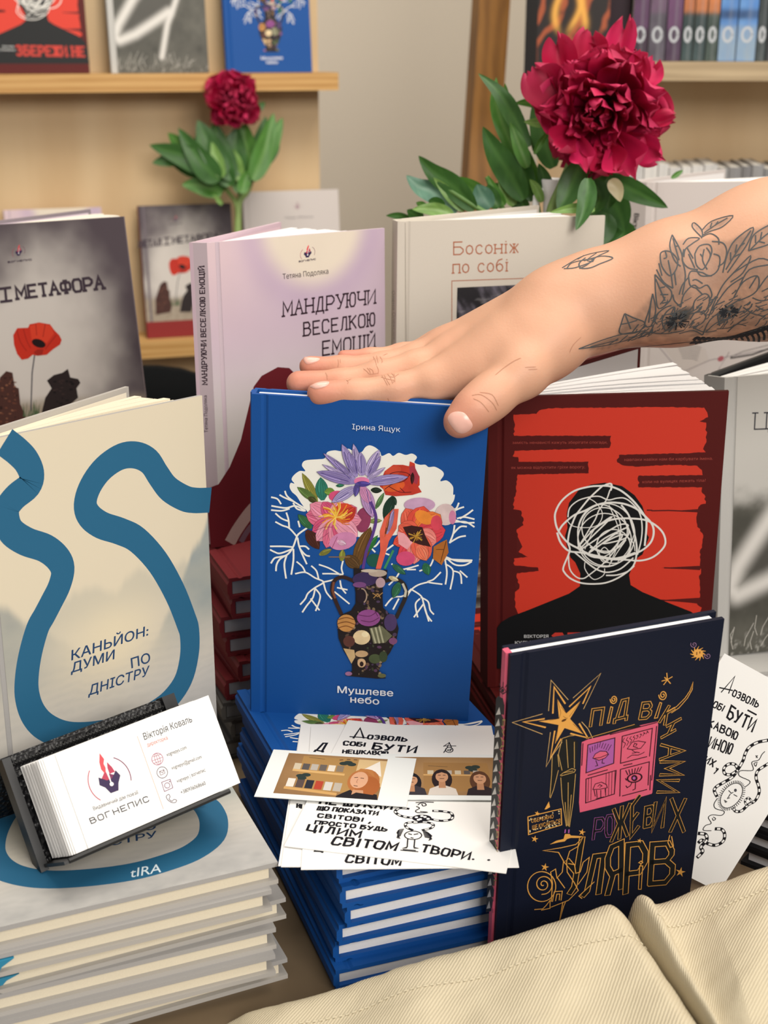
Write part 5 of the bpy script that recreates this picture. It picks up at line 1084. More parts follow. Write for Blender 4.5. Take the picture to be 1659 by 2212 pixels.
q = MB(); q.box((.0, .0, 0), (.016, .022, .22), mat(0x15110F, .4)); a = Art(q, Matrix.Identity(4)); a.L = lambda p: p; a.W = lambda p, w_: w_; a.up().text('КНИГА', (.004, .135), (.004, .175), (.012, .135), 0xB9B4AE); q.build('spine', r)
q = MB(); q.box((.016, .003, .003), (.106, .020, .217), mat(0xE0D8C8, .8)); q.build('page_block', r)
q = MB(); q.box((.016, .020, 0), (.109, .0225, .22), mat(0x15110F, .4)); q.build('back_cover', r)
r = thing('box_set', 'blackish plum slipcase between the fiery book and the row of spines', 'book', BR @ Matrix.Translation((.079, -.118, 1.1925)))
q = MB(); q.box((0, 0, 0), (.036, .10, .2), mat(0x26141E, .5, .3, .2, 90)); q.build('slipcase', r)
# pale spines on the lower right shelf
PG2 = 'pale books on the lower right shelf'
x = .115
for i in range(17):
    wd = .012 + .007 * ((i * 37) % 5) / 5; pale = (0xC9C6C2, 0xB4B2B0, 0xD6D2CC)[i % 3] if i < 8 else (0x8A8886, 0x6E6C6C, 0xA09E9C)[i % 3]
    h = .205 + .006 * ((i * 13) % 4) / 4
    spine_book(BR, x, wd, h, .8505, .12, (pale, 0xDAD6D0 if i < 8 else 0x7E7C7C, []), ('pale grey' if i < 8 else 'mid grey') + ' book spine on the lower right shelf behind the white book', PG2 + (' left half' if i < 8 else ' right half'), emb=False); x += wd + .0012
# ================================================================ flowers
LEAFM = painted('peony_leaf', .42, .4, trans=.22)
PETM = painted('peony_petal', .55, .25, trans=.25)
def leaf(parent, pts, wd, D, tone=0, fold=.25, dD=0.0, bow=.0, seed=0):
    """pts in pixels from base to tip, wd in pixels, D depth (base), dD change to the tip"""
    rd = random.Random(seed); q_ = catmull(pts, 5); n = len(q_); NW = 7
    Ds = [D + dD * i / (n - 1) for i in range(n)]
    P = [Vector(atD(p[0], p[1], d)) for p, d in zip(q_, Ds)]
    hw = wd * .66 * D / FPX
    base = [L(c) for c in (0x376428, 0x4E8432, 0x78A04E, 0x5A8670)][tone]; lite = [L(c) for c in (0x52803C, 0x74A052, 0x9ABF72, 0x83AA92)][tone]
    vs = []; cs = []; fs = []
    tl_ = rd.uniform(-.5, .5)
    for i in range(n):
        u = i / (n - 1); t = (P[min(i + 1, n - 1)] - P[max(i - 1, 0)]).normalized()
        view = (Vector(CAM) - P[i]).normalized(); s_ = t.cross(view).normalized(); nn = s_.cross(t).normalized()
        if nn.dot(view) < 0: nn = -nn
        prof = max(.02, math.sin(math.pi * min(1, u * .95 + .05) ** .78) ** .95) * (1 if u < .97 else .5)
        for k in range(NW):
            a = -1 + 2 * k / (NW - 1); wv = .06 * math.sin(9 * u + 3 * a + seed)
            off = s_ * (a * hw * prof) + nn * (hw * prof * (fold * abs(a) + tl_ * a * .6 + wv) - hw * bow * math.sin(math.pi * u))
            vs.append(P[i] + off); v_ = abs(((u * 9 + abs(a) * 1.6) % 1) - .5)
            c = base * (.86 + .28 * rd.random()); c = c + (lite - c) * (.75 if abs(a) < .05 else max(0, .32 - v_ * 1.6))
            cs.append(tuple(c))
    for i in range(n - 1):
        for k in range(NW - 1): fs.append((i * NW + k, i * NW + k + 1, (i + 1) * NW + k + 1, (i + 1) * NW + k))
    q = MB(); iv = parent.matrix_world.inverted(); q.faces([iv @ v for v in vs], fs, LEAFM, cs)
    return q.build('leaf', parent, True, fix=False)
def stemtube(parent, pts, D, r, col=0x6E8E4A, name='stem', r2=None, dD=0):
    q_ = catmull(pts, 5); n = len(q_); P = [Vector(atD(p[0], p[1], D + dD * i / (n - 1))) for i, p in enumerate(q_)]
    iv = parent.matrix_world.inverted(); q = MB(); q.tube([iv @ p for p in P], [r + ((r2 or r) - r) * i / (n - 1) for i in range(n)], mat(col, .5, .4, .1, 300), 8)
    return q.build(name, parent, True)
def petal_mesh(Lg, Wd, cup, ruff, seed, col, tip, NU=15, NV=9, notch=.05):
    rd = random.Random(seed); ph = [rd.uniform(0, 6.28) for _ in range(6)]; vs = []; cs = []; fs = []
    for i in range(NU):
        u = 1 - (1 - i / (NU - 1)) ** 1.6
        for j in range(NV):
            v = -1 + 2 * j / (NV - 1)
            wpr = (.16 + .84 * math.sin(min(1, u * 1.15) * math.pi * .5)) * math.sqrt(max(.0, 1 - max(0, (u - .62) / .40) ** 2.2))
            edge = 1 - .04 * abs(v) ** 2.4 * u - notch * (math.sin(5 * v + ph[0]) * .5 + .5) * u ** 4 - .05 * math.sin(11 * v + ph[1]) * u ** 5
            x = v * Wd / 2 * wpr; z = Lg * u * edge
            y = cup * (v * v * .55 * Wd + (u ** 2) * Lg * .42) + ruff * Lg * (.10 * math.sin(4.2 * v + ph[2]) * u ** 2 + .05 * math.sin(9 * v + 3 * u + ph[3]) * u ** 3 + .05 * math.sin(6 * u + ph[4]) * v)
            vs.append((x, y, z)); g = .80 + .22 * math.sin(v * 14 + ph[5]) * .25 + .12 * u
            c = L(col) * g; c = c + (L(tip) - c) * max(0, u - .72) * 1.5; cs.append(tuple(np.clip(c, 0, 1)))
    for i in range(NU - 1):
        for j in range(NV - 1): fs.append((i * NV + j, i * NV + j + 1, (i + 1) * NV + j + 1, (i + 1) * NV + j))
    q = MB(); q.faces(vs, fs, PETM, cs); me = q.mesh('petal'); me.polygons.foreach_set('use_smooth', [True] * len(me.polygons))
    return me
def bloom(parent, C, axis, R, layers, seed=1, extra=()):
    """petals round the axis: (count, tilt from the axis, length, width, cup, ruffle, start offset)"""
    rd = random.Random(seed); ax = Vector(axis).normalized(); u = ax.orthogonal().normalized(); v = ax.cross(u); iv = parent.matrix_world.inverted()
    cols = (0xD01850, 0xC01244, 0xDA2660, 0xA80E3C, 0xD21C56)
    for li, (n, tilt, Lg, Wd, cup, ruff, so) in enumerate(layers):
        for k in range(n):
            a = 2 * math.pi * (k + rd.uniform(-.3, .3)) / n + li * .7; tl = R_(tilt + rd.uniform(-10, 10))
            rad = u * math.cos(a) + v * math.sin(a); d = (ax * math.cos(tl) + rad * math.sin(tl)).normalized()
            inn = (ax * math.sin(tl) - rad * math.cos(tl)).normalized(); side = d.cross(inn).normalized()
            tw = rd.uniform(-.2, .2); side, inn = side * math.cos(tw) + inn * math.sin(tw), inn * math.cos(tw) - side * math.sin(tw)
            p = Vector(C) - ax * R * .55 + rad * R * so * rd.uniform(.6, 1.1) + ax * R * rd.uniform(-.05, .12)
            M = Matrix(((side.x, inn.x, d.x, p.x), (side.y, inn.y, d.y, p.y), (side.z, inn.z, d.z, p.z), (0, 0, 0, 1)))
            me = petal_mesh(R * Lg * rd.uniform(.88, 1.12), R * Wd * rd.uniform(.8, 1.2), cup * rd.uniform(.6, 1.3), ruff, rd.randrange(10 ** 6), rd.choice(cols), 0xE4557C)
            o = link('petal', me, parent); o.matrix_local = iv @ M
    for (pa_, pb_, Wd, cup, ruff, nrm) in extra:
        d = Vector(pb_) - Vector(pa_); Lg = d.length; d.normalize(); nv = Vector(nrm); inn = (nv - d * nv.dot(d)).normalized(); side = d.cross(inn); p = Vector(pa_)
        M = Matrix(((side.x, inn.x, d.x, p.x), (side.y, inn.y, d.y, p.y), (side.z, inn.z, d.z, p.z), (0, 0, 0, 1)))
        o = link('petal', petal_mesh(Lg, Wd, cup, ruff, rd.randrange(10 ** 6), rd.choice(cols), 0xE4557C), parent); o.matrix_local = iv @ M
LAY = [(8, 94, 1.12, 1.05, .35, .6, .06), (8, 76, 1.22, .95, .35, .6, .06), (9, 60, 1.25, .80, .35, .5, .08), (10, 45, 1.28, .62, .35, .45, .10), (10, 31, 1.30, .52, .3, .4, .12), (9, 18, 1.28, .46, .28, .4, .14), (6, 7, 1.2, .42, .25, .5, .14)]
# big peony in the white vase
DV = 1.09
vz = thing('vase', 'tall white ceramic vase behind the beige book, holding the big peony', 'vase', Matrix.Translation((.138, 1.12, .75)))
q = MB(); q.lathe([(.0, 0), (.028, 0), (.031, .01), (.032, .12), (.026, .22), (.012, .29), (.0075, .32), (.0080, .345), (.0100, .358), (.0088, .359), (.0065, .345), (.006, .30), (.0, .29)], mat(0xF3F1EE, .2, .5), 40); q.build('body', vz, True)
q = MB(); q.tube([(-.0085, 0, .350), (-.014, -.002, .345), (-.015, -.002, .32), (-.011, 0, .30)], .0028, mat(0xF3F1EE, .2, .5), 8); q.build('handle', vz, True)
DP = 1.045
PC_ = atD(1298, 242, DP); RP = 119 * DP / FPX
pn = thing('peony', 'big magenta peony in full bloom rising above the beige book', 'flower', Matrix.Translation((.138, 1.12, 1.05)))
cp = Vector(CAM) - Vector(PC_); fx = (cp.normalized() + Vector((-.10, 0, -.18))).normalized()
pt = lambda x, y, d=0: atD(x, y, DP + d)
ex = []
for a_, b_, wd, dd in (((1240, 260), (1150, 150), 105, .0), ((1235, 240), (1205, 98), 80, .01), ((1270, 210), (1275, 84), 85, .01), ((1310, 210), (1345, 70), 70, .015), ((1350, 220), (1400, 140), 90, .01), ((1370, 250), (1425, 210), 70, .01), ((1230, 290), (1185, 335), 80, -.02), ((1250, 300), (1270, 385), 60, -.02), ((1330, 300), (1375, 392), 110, -.015), ((1340, 290), (1436, 350), 70, -.01), ((1370, 270), (1455, 248), 40, .0), ((1365, 280), (1428, 300), 60, -.005), ((1300, 310), (1330, 385), 90, -.01)):
    ex.append((pt(*a_), pt(*b_, dd), wd * DP / FPX, .5, 1.0, (CAM - np.array(PC_))))
bloom(pn, PC_, fx, RP, LAY, 5, ex)
W_ = lambda u, v: (830 + u / 4.046, 140 + v / 4.046)
V2 = lambda u, v: (830 + u / 2.0, v / 2.0)
stemtube(pn, [(1238, 345), (1215, 400), (1190, 460), (1188, 520)], 1.07, .0042, 0x7A9450)
BIG = [([(1480, 900), (1410, 700), (1350, 450), (1345, 230)], 150, 0, W_, .03), ([(1470, 490), (1340, 505), (1220, 497)], 62, 2, W_, .0), ([(1440, 372), (1290, 330), (1140, 335)], 62, 1, W_, .03), ([(1310, 780), (1380, 660), (1460, 560)], 40, 1, W_, .0),
       ([(960, 770), (1090, 830), (1226, 898)], 84, 0, V2, -.03), ([(880, 770), (872, 880), (828, 995)], 74, 0, V2, -.10), ([(900, 740), (960, 820), (965, 905)], 110, 0, V2, .0), ([(850, 700), (800, 820), (750, 912)], 100, 0, V2, -.02), ([(950, 830), (1010, 910), (1040, 1000)], 110, 0, V2, .02), ([(980, 880), (1000, 960), (965, 1050)], 100, 0, V2, .03), ([(1170, 545), (1215, 520), (1252, 497)], 46, 1, V2, .02), ([(910, 905), (820, 900), (715, 918)], 40, 2, V2, -.09), ([(900, 700), (925, 720), (880, 750)], 40, 1, V2, -.01), ([(1240, 770), (1270, 750), (1292, 735)], 20, 1, V2, .06), ([(900, 790), (930, 850), (900, 930)], 80, 0, V2, -.01), ([(960, 920), (930, 1000), (900, 1080)], 120, 0, V2, .02), ([(1010, 960), (1030, 1060), (990, 1150)], 120, 0, V2, .05)]
for i, (p, wd, tone, f, dd) in enumerate(BIG):
    k = 4.046 if f is W_ else 2.0; leaf(pn, [f(*a) for a in p], wd / k * (1.1 if f is W_ else .86), 1.075 + dd, tone, .22, .0, .1, i)
sp = leaf(pn, [V2(978, 775), V2(1005, 820), V2(1020, 872)], 24, 1.03, 2, .2, 0, .2, 77); sp.name = 'sepal'
ca = sp.data.color_attributes['Col']; ca.data.foreach_set('color', np.tile(np.array([*L(0xB9AE86), 1], np.float32), len(sp.data.vertices)))
# leafy stems left of the bloom
GR_L = [
 ('leafy green peony sprig rising in front of the brown post', [[(1360, 1350), (1290, 1000), (1210, 700), (1080, 400)], 1.10], [([(1190, 860), (1060, 580), (978, 330), (980, 108)], 105, 1), ([(1260, 720), (1120, 430), (1000, 240), (822, 75)], 112, 0), ([(1110, 420), (1075, 300), (1055, 160)], 46, 1), ([(1220, 1180), (1100, 960), (960, 740), (862, 540)], 165, 0), ([(1300, 1190), (1240, 1000), (1195, 820), (1197, 655)], 115, 0), ([(1360, 1180), (1300, 950), (1230, 690)], 80, 1), ([(1310, 750), (1235, 510)], 60, 0), ([(1250, 900), (1180, 700), (1100, 500)], 90, 1), ([(1380, 1200), (1330, 1080), (1270, 1000)], 60, 2), ([(1440, 1180), (1400, 1000), (1350, 860)], 90, 0)]),
 ('leafy green peony sprig spreading low to the left above the beige book', [[(1100, 1400), (900, 1300), (700, 1180), (520, 1060)], 1.09], [([(790, 1270), (620, 1080), (430, 940), (300, 795)], 140, 0), ([(700, 1275), (560, 1120), (430, 985)], 75, 2), ([(640, 1280), (450, 1130), (300, 1060), (192, 966)], 128, 3), ([(600, 1310), (430, 1262), (245, 1263)], 86, 2), ([(520, 1245), (440, 1200), (385, 1185)], 75, 0), ([(370, 1250), (320, 1220), (278, 1203)], 45, 1), ([(340, 1345), (260, 1310), (198, 1268)], 80, 0), ([(230, 1350), (120, 1320), (15, 1318)], 46, 0)]),
 ('leafy green peony sprig filling the gap between low leaves and brown post', [[(1200, 1450), (1050, 1280), (960, 1130), (900, 980)], 1.105], [([(905, 1250), (760, 1100), (592, 982)], 140, 1), ([(930, 1250), (850, 1130), (810, 1045)], 125, 3), ([(1000, 1250), (930, 1130), (905, 1045)], 95, 0), ([(1050, 1230), (980, 1120), (903, 965)], 64, 1), ([(1135, 1230), (1060, 1060), (1005, 890)], 90, 2), ([(1210, 1215), (1100, 1120), (945, 1035)], 95, 0), ([(1250, 1260), (1150, 1180), (1080, 1100)], 100, 0)])]
sd = 100
for lab, (spts, sD), lv in GR_L:
    fo = thing('leafy_sprig', lab, 'foliage', Matrix.Translation((.138, 1.12, 1.06)))
    stemtube(fo, [W_(*a) for a in spts] , sD, .0022, 0x5F8442)
    for p, wd, tone in lv:
        sd += 1; leaf(fo, [W_(*a) for a in p], wd / 4.046 * 1.08, sD - .012 + .004 * (sd % 6), tone, .2, -.01, .12, sd)
# far peony on the left board
DF = 2.045
X_ = lambda u, v: (280 + u / 3.606, 140 + v / 3.606)
pf = thing('peony', 'magenta peony in front of the left display board, leaning among its leaves', 'flower', Matrix.Translation(Vector(atD(512, 728, DF + .02))))
FC = atD(503, 216, DF - .04); cp = (Vector(CAM) - Vector(FC)).normalized()
bloom(pf, FC, (cp + Vector((0, 0, .1))), 52 * DF / FPX, [(8, 85, 1.15, 1.0, .5, 1, .1), (9, 62, 1.2, .9, .55, 1.1, .1), (9, 42, 1.2, .75, .5, 1.2, .14), (9, 24, 1.15, .6, .45, 1.3, .2), (6, 10, 1.05, .5, .4, 1.3, .25)], 11)
FL = [([(700, 900), (560, 760), (378, 490)], 140, 0), ([(640, 820), (450, 720), (153, 625)], 140, 0), ([(600, 720), (420, 640), (298, 530)], 100, 1), ([(430, 720), (300, 740), (175, 765)], 80, 0), ([(720, 1000), (560, 940), (405, 935)], 110, 1), ([(730, 990), (640, 930), (580, 870)], 90, 1), ([(700, 890), (580, 740), (450, 680)], 95, 1), ([(720, 880), (680, 740), (640, 600)], 74, 2), ([(740, 860), (620, 620), (530, 430)], 140, 0), ([(800, 900), (700, 650), (660, 440)], 140, 0), ([(860, 900), (800, 740), (780, 640)], 100, 2), ([(920, 900), (860, 760), (760, 540)], 120, 1), ([(950, 760), (900, 600), (900, 450)], 120, 1), ([(940, 900), (1010, 700), (1060, 400)], 140, 0), ([(960, 900), (1060, 640), (1122, 376)], 120, 1), ([(1000, 850), (1110, 600), (1192, 412)], 95, 1), ([(1040, 800), (1130, 650), (1132, 520)], 60, 0), ([(980, 360), (1020, 325), (1055, 292)], 44, 0), ([(850, 1000), (830, 900), (820, 820)], 60, 1), ([(560, 850), (430, 780), (250, 690)], 100, 0), ([(600, 760), (560, 620), (530, 520)], 90, 0), ([(870, 1000), (900, 900), (960, 800)], 70, 1), ([(720, 1090), (690, 1050), (650, 1010)], 30, 2), ([(770, 950), (740, 800), (720, 640)], 110, 0), ([(860, 860), (820, 640), (840, 480)], 120, 0)]
for i, (p, wd, tone) in enumerate(FL): leaf(pf, [X_(*a) for a in p], wd / 3.606 * 1.05, DF - .03 + .005 * (i % 7), tone, .2, 0, .1, 300 + i)
for p in ([(835, 1500), (838, 1120), (760, 980), (690, 880)], [(850, 1500), (845, 1100), (880, 950), (900, 700)], [(862, 1500), (856, 1100), (925, 980), (1000, 740)], [(842, 1700), (848, 1200), (860, 900), (830, 420)], [(828, 1600), (842, 1150), (900, 960), (940, 860)]): stemtube(pf, [X_(*a) for a in p], DF + .005, .0035, 0x7E9650)

# ================================================================ canvas cloth in front
CV = mat(0xC9B48E, .9, .1)
def canvas_mat():
    m = bpy.data.materials.new('beige_twill_canvas'); m.use_nodes = True; nt = m.node_tree; b = nt.nodes['Principled BSDF']; b.inputs['Roughness'].default_value = .9; b.inputs['Specular IOR Level'].default_value = .12
    uv = nt.nodes.new('ShaderNodeUVMap'); mp = nt.nodes.new('ShaderNodeMapping'); mp.inputs['Rotation'].default_value = (0, 0, R_(-38))
    wv = nt.nodes.new('ShaderNodeTexWave'); wv.inputs['Scale'].default_value = 190; wv.inputs['Distortion'].default_value = .9; wv.inputs['Detail'].default_value = 1; wv.inputs['Detail Scale'].default_value = 3
    n = nt.nodes.new('ShaderNodeTexNoise'); n.inputs['Scale'].default_value = 40; n.inputs['Detail'].default_value = 6
    mx = nt.nodes.new('ShaderNodeMix'); mx.data_type = 'RGBA'; mx.inputs[6].default_value = (*L(0xC3B699), 1); mx.inputs[7].default_value = (*L(0xD2C6AB), 1)
    mu = nt.nodes.new('ShaderNodeMath'); mu.operation = 'MULTIPLY_ADD'; mu.inputs[1].default_value = .55
    m2 = nt.nodes.new('ShaderNodeMath'); m2.operation = 'MULTIPLY'; m2.inputs[1].default_value = .6
    bp = nt.nodes.new('ShaderNodeBump'); bp.inputs['Strength'].default_value = .45; bp.inputs['Distance'].default_value = .0006
    nt.links.new(uv.outputs[0], mp.inputs[0]); nt.links.new(mp.outputs[0], wv.inputs[0]); nt.links.new(uv.outputs[0], n.inputs['Vector'])
    nt.links.new(n.outputs['Fac'], m2.inputs[0]); nt.links.new(wv.outputs['Fac'], mu.inputs[0]); nt.links.new(m2.outputs[0], mu.inputs[2]); nt.links.new(mu.outputs[0], mx.inputs[0]); nt.links.new(mx.outputs[2], b.inputs['Base Color'])
    nt.links.new(wv.outputs['Fac'], bp.inputs['Height']); nt.links.new(bp.outputs[0], b.inputs['Normal'])
    return m
CVM = canvas_mat()
def yfront(px): return .548 + .00002 * (px - 1000) if px > 1000 else .548
def panel(top, nx, nv, y_off=0, right=None, ph=0):
    """top: pixel polyline of the upper hem; the sheet rolls over there and falls toward the camera"""
    q_ = np.array(catmull(top, 8)); d = np.r_[0, np.cumsum(np.hypot(*np.diff(q_, axis=0).T))]; s_ = np.linspace(0, d[-1], nx)
    T = np.array([np.interp(s_, d, q_[:, 0]), np.interp(s_, d, q_[:, 1])]).T
    V = np.zeros((nx, nv, 3)); UV = np.zeros((nx, nv, 2))
    for i in range(nx):
        p = atY(T[i, 0], T[i, 1], yfront(T[i, 0]) + y_off)
        for j in range(nv):
            t = j / (nv - 1) * .20                      # cloth length down from the hem
            a = .20 + .9 * min(1, t / .16)
            fy = t * .86; dz = -.05 * t - .3 * t * t - 9 * max(0, t - .118) ** 1.3
            wob = .0016 * math.sin(p[0] * 95 + 40 * t + ph) * min(1, t / .02) + .0050 * (fbm(p[0] * 26 + ph, t * 34 + p[0] * 9, 51, 4) - .5) + .0022 * (fbm(p[0] * 60 + 55 * t, t * 30, 53, 3) - .5) + .003 * math.sin(p[0] * 28 + 12 * t + ph)
            r = .0022 * math.exp(-(t / .004) ** 2)
            V[i, j] = (p[0] + (right(t) if right else 0) * i / (nx - 1), p[1] - fy, p[2] + dz + wob - r); UV[i, j] = (s_[i] * .00026, t)
    return V, UV
TOPL = [(420, 2262), (470, 2214), (505, 2190), (545, 2166), (620, 2146), (750, 2120), (870, 2084), (960, 2066), (1060, 2042), (1180, 2002), (1250, 1972), (1300, 1953), (1322, 1950), (1345, 1966), (1362, 1992)]
TOPR = [(1352, 1985), (1362, 1950), (1374, 1926), (1388, 1919), (1400, 1926), (1412, 1941), (1450, 1936), (1530, 1908), (1600, 1889), (1659, 1876), (1760, 1850), (1900, 1820)]
bg = thing('canvas_cloth', 'beige twill canvas cloth with stitched hem lying along the front of the table', 'cloth', Matrix.Translation((.05, .45, .75)))
def sheet(V, UV, name):
    nx, nv = V.shape[:2]; th = .0012; iv = bg.matrix_world.inverted(); vs = [iv @ Vector(p) for p in V.reshape(-1, 3)]; n = nx * nv
    vs += [v + Vector((0, .0010, -.0012)) for v in vs]
    f = [(i * nv + j, (i + 1) * nv + j, (i + 1) * nv + j + 1, i * nv + j + 1) for i in range(nx - 1) for j in range(nv - 1)]
    f += [tuple(n + a for a in q[::-1]) for q in f]
    for i in range(nx - 1): f.append((i * nv, (i + 1) * nv, n + (i + 1) * nv, n + i * nv))
    for j in range(nv - 1): f += [(j, j + 1, n + j + 1, n + j), ((nx - 1) * nv + j, (nx - 1) * nv + j + 1, n + (nx - 1) * nv + j + 1, n + (nx - 1) * nv + j)]
    q = MB(); q.faces(vs, f, CVM); o = q.build(name, bg, True)
    uvl = o.data.uv_layers.new(name='UVMap'); U = np.concatenate([UV.reshape(-1, 2)] * 2); li = np.zeros(len(o.data.loops), int); o.data.loops.foreach_get('vertex_index', li)
    uvl.data.foreach_set('uv', U[li].astype(np.float32).ravel()); return o
VL, UL = panel(TOPL, 150, 60, 0, lambda t: .0 + .25 * t)
VR, UR = panel(TOPR, 110, 60, .004, None, 2.1)
for i in range(12):                                    # the right panel tucks under the left one
    for j in range(60): VR[i, j, 2] -= .004 * (1 - i / 12) ; VR[i, j, 0] += .25 * (j / 59 * .20) * (1 - i / 40)
for i in range(12, 40):
    for j in range(60): VR[i, j, 0] += .25 * (j / 59 * .20) * (1 - i / 40)
sheet(VL, UL, 'left_panel'); sheet(VR, UR, 'right_panel')
q = MB(); iv = bg.matrix_world.inverted(); stm = mat(0xDDD2B6, .9)
for V, r0 in ((VL, 0), (VR, 14)):
    nx = V.shape[0]
    for i in range(r0, nx - 2, 2):
        a, b = V[i, 7], V[i + 1, 7]; q.tube([iv @ Vector(a + np.array([0, -.0001, .0005])), iv @ Vector(b + np.array([0, -.0001, .0005]))], .00035, stm, 5)
q.build('hem_stitching', bg)

# ================================================================ the arm
OFF = -.014
def J(x, y, D, r): return np.array([*atD(x, y, D + OFF), r])
SK = dict(
 index=[J(690, 850, .765, .0072), J(765, 849, .767, .0076), J(852, 841, .770, .0085), J(930, 822, .774, .0094), J(1005, 797, .778, .0105)],
 middle=[J(645, 828, .780, .0072), J(735, 827, .781, .0074), J(815, 811, .784, .0081), J(900, 791, .788, .0089), J(985, 766, .792, .0105)],
 ring=[J(668, 791, .794, .0060), J(738, 795, .796, .0066), J(826, 788, .799, .0070), J(900, 771, .802, .008), J(965, 752, .806, .0100)],
 little=[J(742, 771, .808, .0042), J(800, 772, .810, .0050), J(868, 765, .813, .0060), J(925, 755, .816, .0070), J(965, 745, .818, .0088)],
 thumb=[J(993, 911, .742, .0091), J(1025, 884, .744, .0106), J(1058, 858, .748, .0116), J(1128, 802, .757, .0142), J(1192, 730, .772, .0195)])
PALM = [(J(1005, 797, .778, .0105), J(1185, 700, .778, .0185)), (J(985, 766, .792, .0105), J(1188, 678, .786, .0185)), (J(965, 752, .806, .0105), J(1185, 664, .796, .0165)), (J(965, 745, .818, .0088), J(1180, 662, .806, .0150)),
        (J(945, 832, .772, .0085), J(1095, 775, .772, .0175)), (J(1192, 730, .772, .0195), J(1215, 680, .780, .0225)), (J(1050, 800, .776, .014), J(1150, 745, .776, .0195))]
ARM = [(J(1195, 684, .785, .0215), J(1245, 664, .785, .0232)), (J(1245, 664, .785, .0232), J(1310, 645, .784, .0262)), (J(1310, 645, .784, .0262), J(1450, 613, .78, .0332)), (J(1450, 613, .78, .0332), J(1660, 563, .775, .0424)), (J(1660, 563, .775, .0424), J(1980, 480, .775, .0460)), (J(1980, 480, .775, .0460), J(2420, 375, .80, .0470))]
SH = .0013
allp = np.array([p for c in SK.values() for p in c] + [p for s_ in PALM + ARM for p in s_])
lo = (allp[:, :3] - allp[:, 3:]).min(0) - .006; hi = (allp[:, :3] + allp[:, 3:]).max(0) + .006
dims = np.ceil((hi - lo) / SH).astype(int) + 1
FLD = np.full(dims, .05, np.float32)
def cap_into(fld, a, b, pad=.02):
    l_ = np.minimum(a[:3] - a[3], b[:3] - b[3]) - pad; h_ = np.maximum(a[:3] + a[3], b[:3] + b[3]) + pad
    i0 = np.clip(((l_ - lo) / SH).astype(int), 0, dims - 1); i1 = np.clip(((h_ - lo) / SH).astype(int) + 2, 1, dims)
    g = np.meshgrid(*[lo[k] + SH * np.arange(i0[k], i1[k]) for k in range(3)], indexing='ij')
    d = b[:3] - a[:3]; t = np.clip(sum((g[k] - a[k]) * d[k] for k in range(3)) / (d @ d), 0, 1)
    s_ = np.sqrt(sum((g[k] - a[k] - t * d[k]) ** 2 for k in range(3))) - (a[3] + (b[3] - a[3]) * t)
    return tuple(slice(i0[k], i1[k]) for k in range(3)), s_.astype(np.float32)
def smin(a, b, k):
    h = np.clip(k - np.abs(a - b), 0, None) / k
    return np.minimum(a, b) - h * h * k * .25
def group(segs, k):
    f = np.full(dims, .05, np.float32)
    for a, b in segs:
        sl, s_ = cap_into(f, a, b); f[sl] = smin(f[sl], s_, k)
    return f
palm = group(PALM + ARM, .014)
fing = np.full(dims, .05, np.float32)
for nm in ('index', 'middle', 'ring', 'little'):
    c = SK[nm]; fing = smin(fing, group(list(zip(c[:-1], c[1:])), .005), .0012)
th = group(list(zip(SK['thumb'][:-1], SK['thumb'][1:])), .007)
FLD = smin(smin(palm, fing, .009), th, .008)
del palm, fing, th
def surface_nets(F, lo, h):
    ins = F < 0; nx, ny, nz = F.shape
    c = [ins[i:nx - 1 + i, j:ny - 1 + j, k:nz - 1 + k] for i in (0, 1) for j in (0, 1) for k in (0, 1)]
    s_ = sum(x.astype(np.int8) for x in c); act = (s_ > 0) & (s_ < 8); idx = -np.ones(act.shape, int); ii = np.argwhere(act); idx[act] = np.arange(len(ii))
    acc = np.zeros((len(ii), 3)); cnt = np.zeros(len(ii)); off = [(i, j, k) for i in (0, 1) for j in (0, 1) for k in (0, 1)]
    val = lambda o: F[ii[:, 0] + o[0], ii[:, 1] + o[1], ii[:, 2] + o[2]]
    for a in off:
        for ax in range(3):
            if a[ax] == 0:
                b = list(a); b[ax] = 1; va, vb = val(a), val(b); m = (va < 0) != (vb < 0); t = np.where(m, va / np.where(m, va - vb, 1), 0)
                p = np.tile(np.array(a, float), (len(ii), 1)); p[:, ax] += t; acc[m] += p[m]; cnt[m] += 1
    V = lo + h * (ii + acc / cnt[:, None]); Q = []
    for ax in range(3):
        o1, o2 = [k for k in range(3) if k != ax]; sl0 = [slice(1, -1)] * 3; sl1 = [slice(1, -1)] * 3
        A = np.moveaxis(ins, ax, 0); ch = A[:-1] != A[1:]; loc = np.argwhere(ch)
        pts = np.zeros((len(loc), 3), int); pts[:, ax] = loc[:, 0]; pts[:, o1] = loc[:, 1]; pts[:, o2] = loc[:, 2]
        ok = (pts[:, o1] > 0) & (pts[:, o2] > 0) & (pts[:, o1] < F.shape[o1] - 1) & (pts[:, o2] < F.shape[o2] - 1); pts = pts[ok]
        q = []
        for d1, d2 in ((1, 1), (0, 1), (0, 0), (1, 0)):
            r = pts.copy(); r[:, o1] -= d1; r[:, o2] -= d2; q.append(idx[r[:, 0], r[:, 1], r[:, 2]])
        Q.append(np.stack(q, 1))
    return V, np.concatenate(Q)
AV, AQ = surface_nets(FLD, lo, SH); del FLD
for _ in range(4):                                     # relax the skin
    s_ = np.zeros_like(AV); n_ = np.zeros(len(AV))
    for a, b in ((0, 1), (1, 2), (2, 3), (3, 0)):
        np.add.at(s_, AQ[:, a], AV[AQ[:, b]]); np.add.at(n_, AQ[:, a], 1); np.add.at(s_, AQ[:, b], AV[AQ[:, a]]); np.add.at(n_, AQ[:, b], 1)
    AV = AV + .5 * (s_ / np.maximum(n_, 1)[:, None] - AV)
person = thing('person', 'person reaching in from the right, bare tattooed forearm, hand spread on the blue book', 'person', Matrix.Translation(Vector(J(1195, 684, .785, 0)[:3])))
PIV = person.matrix_world.inverted()
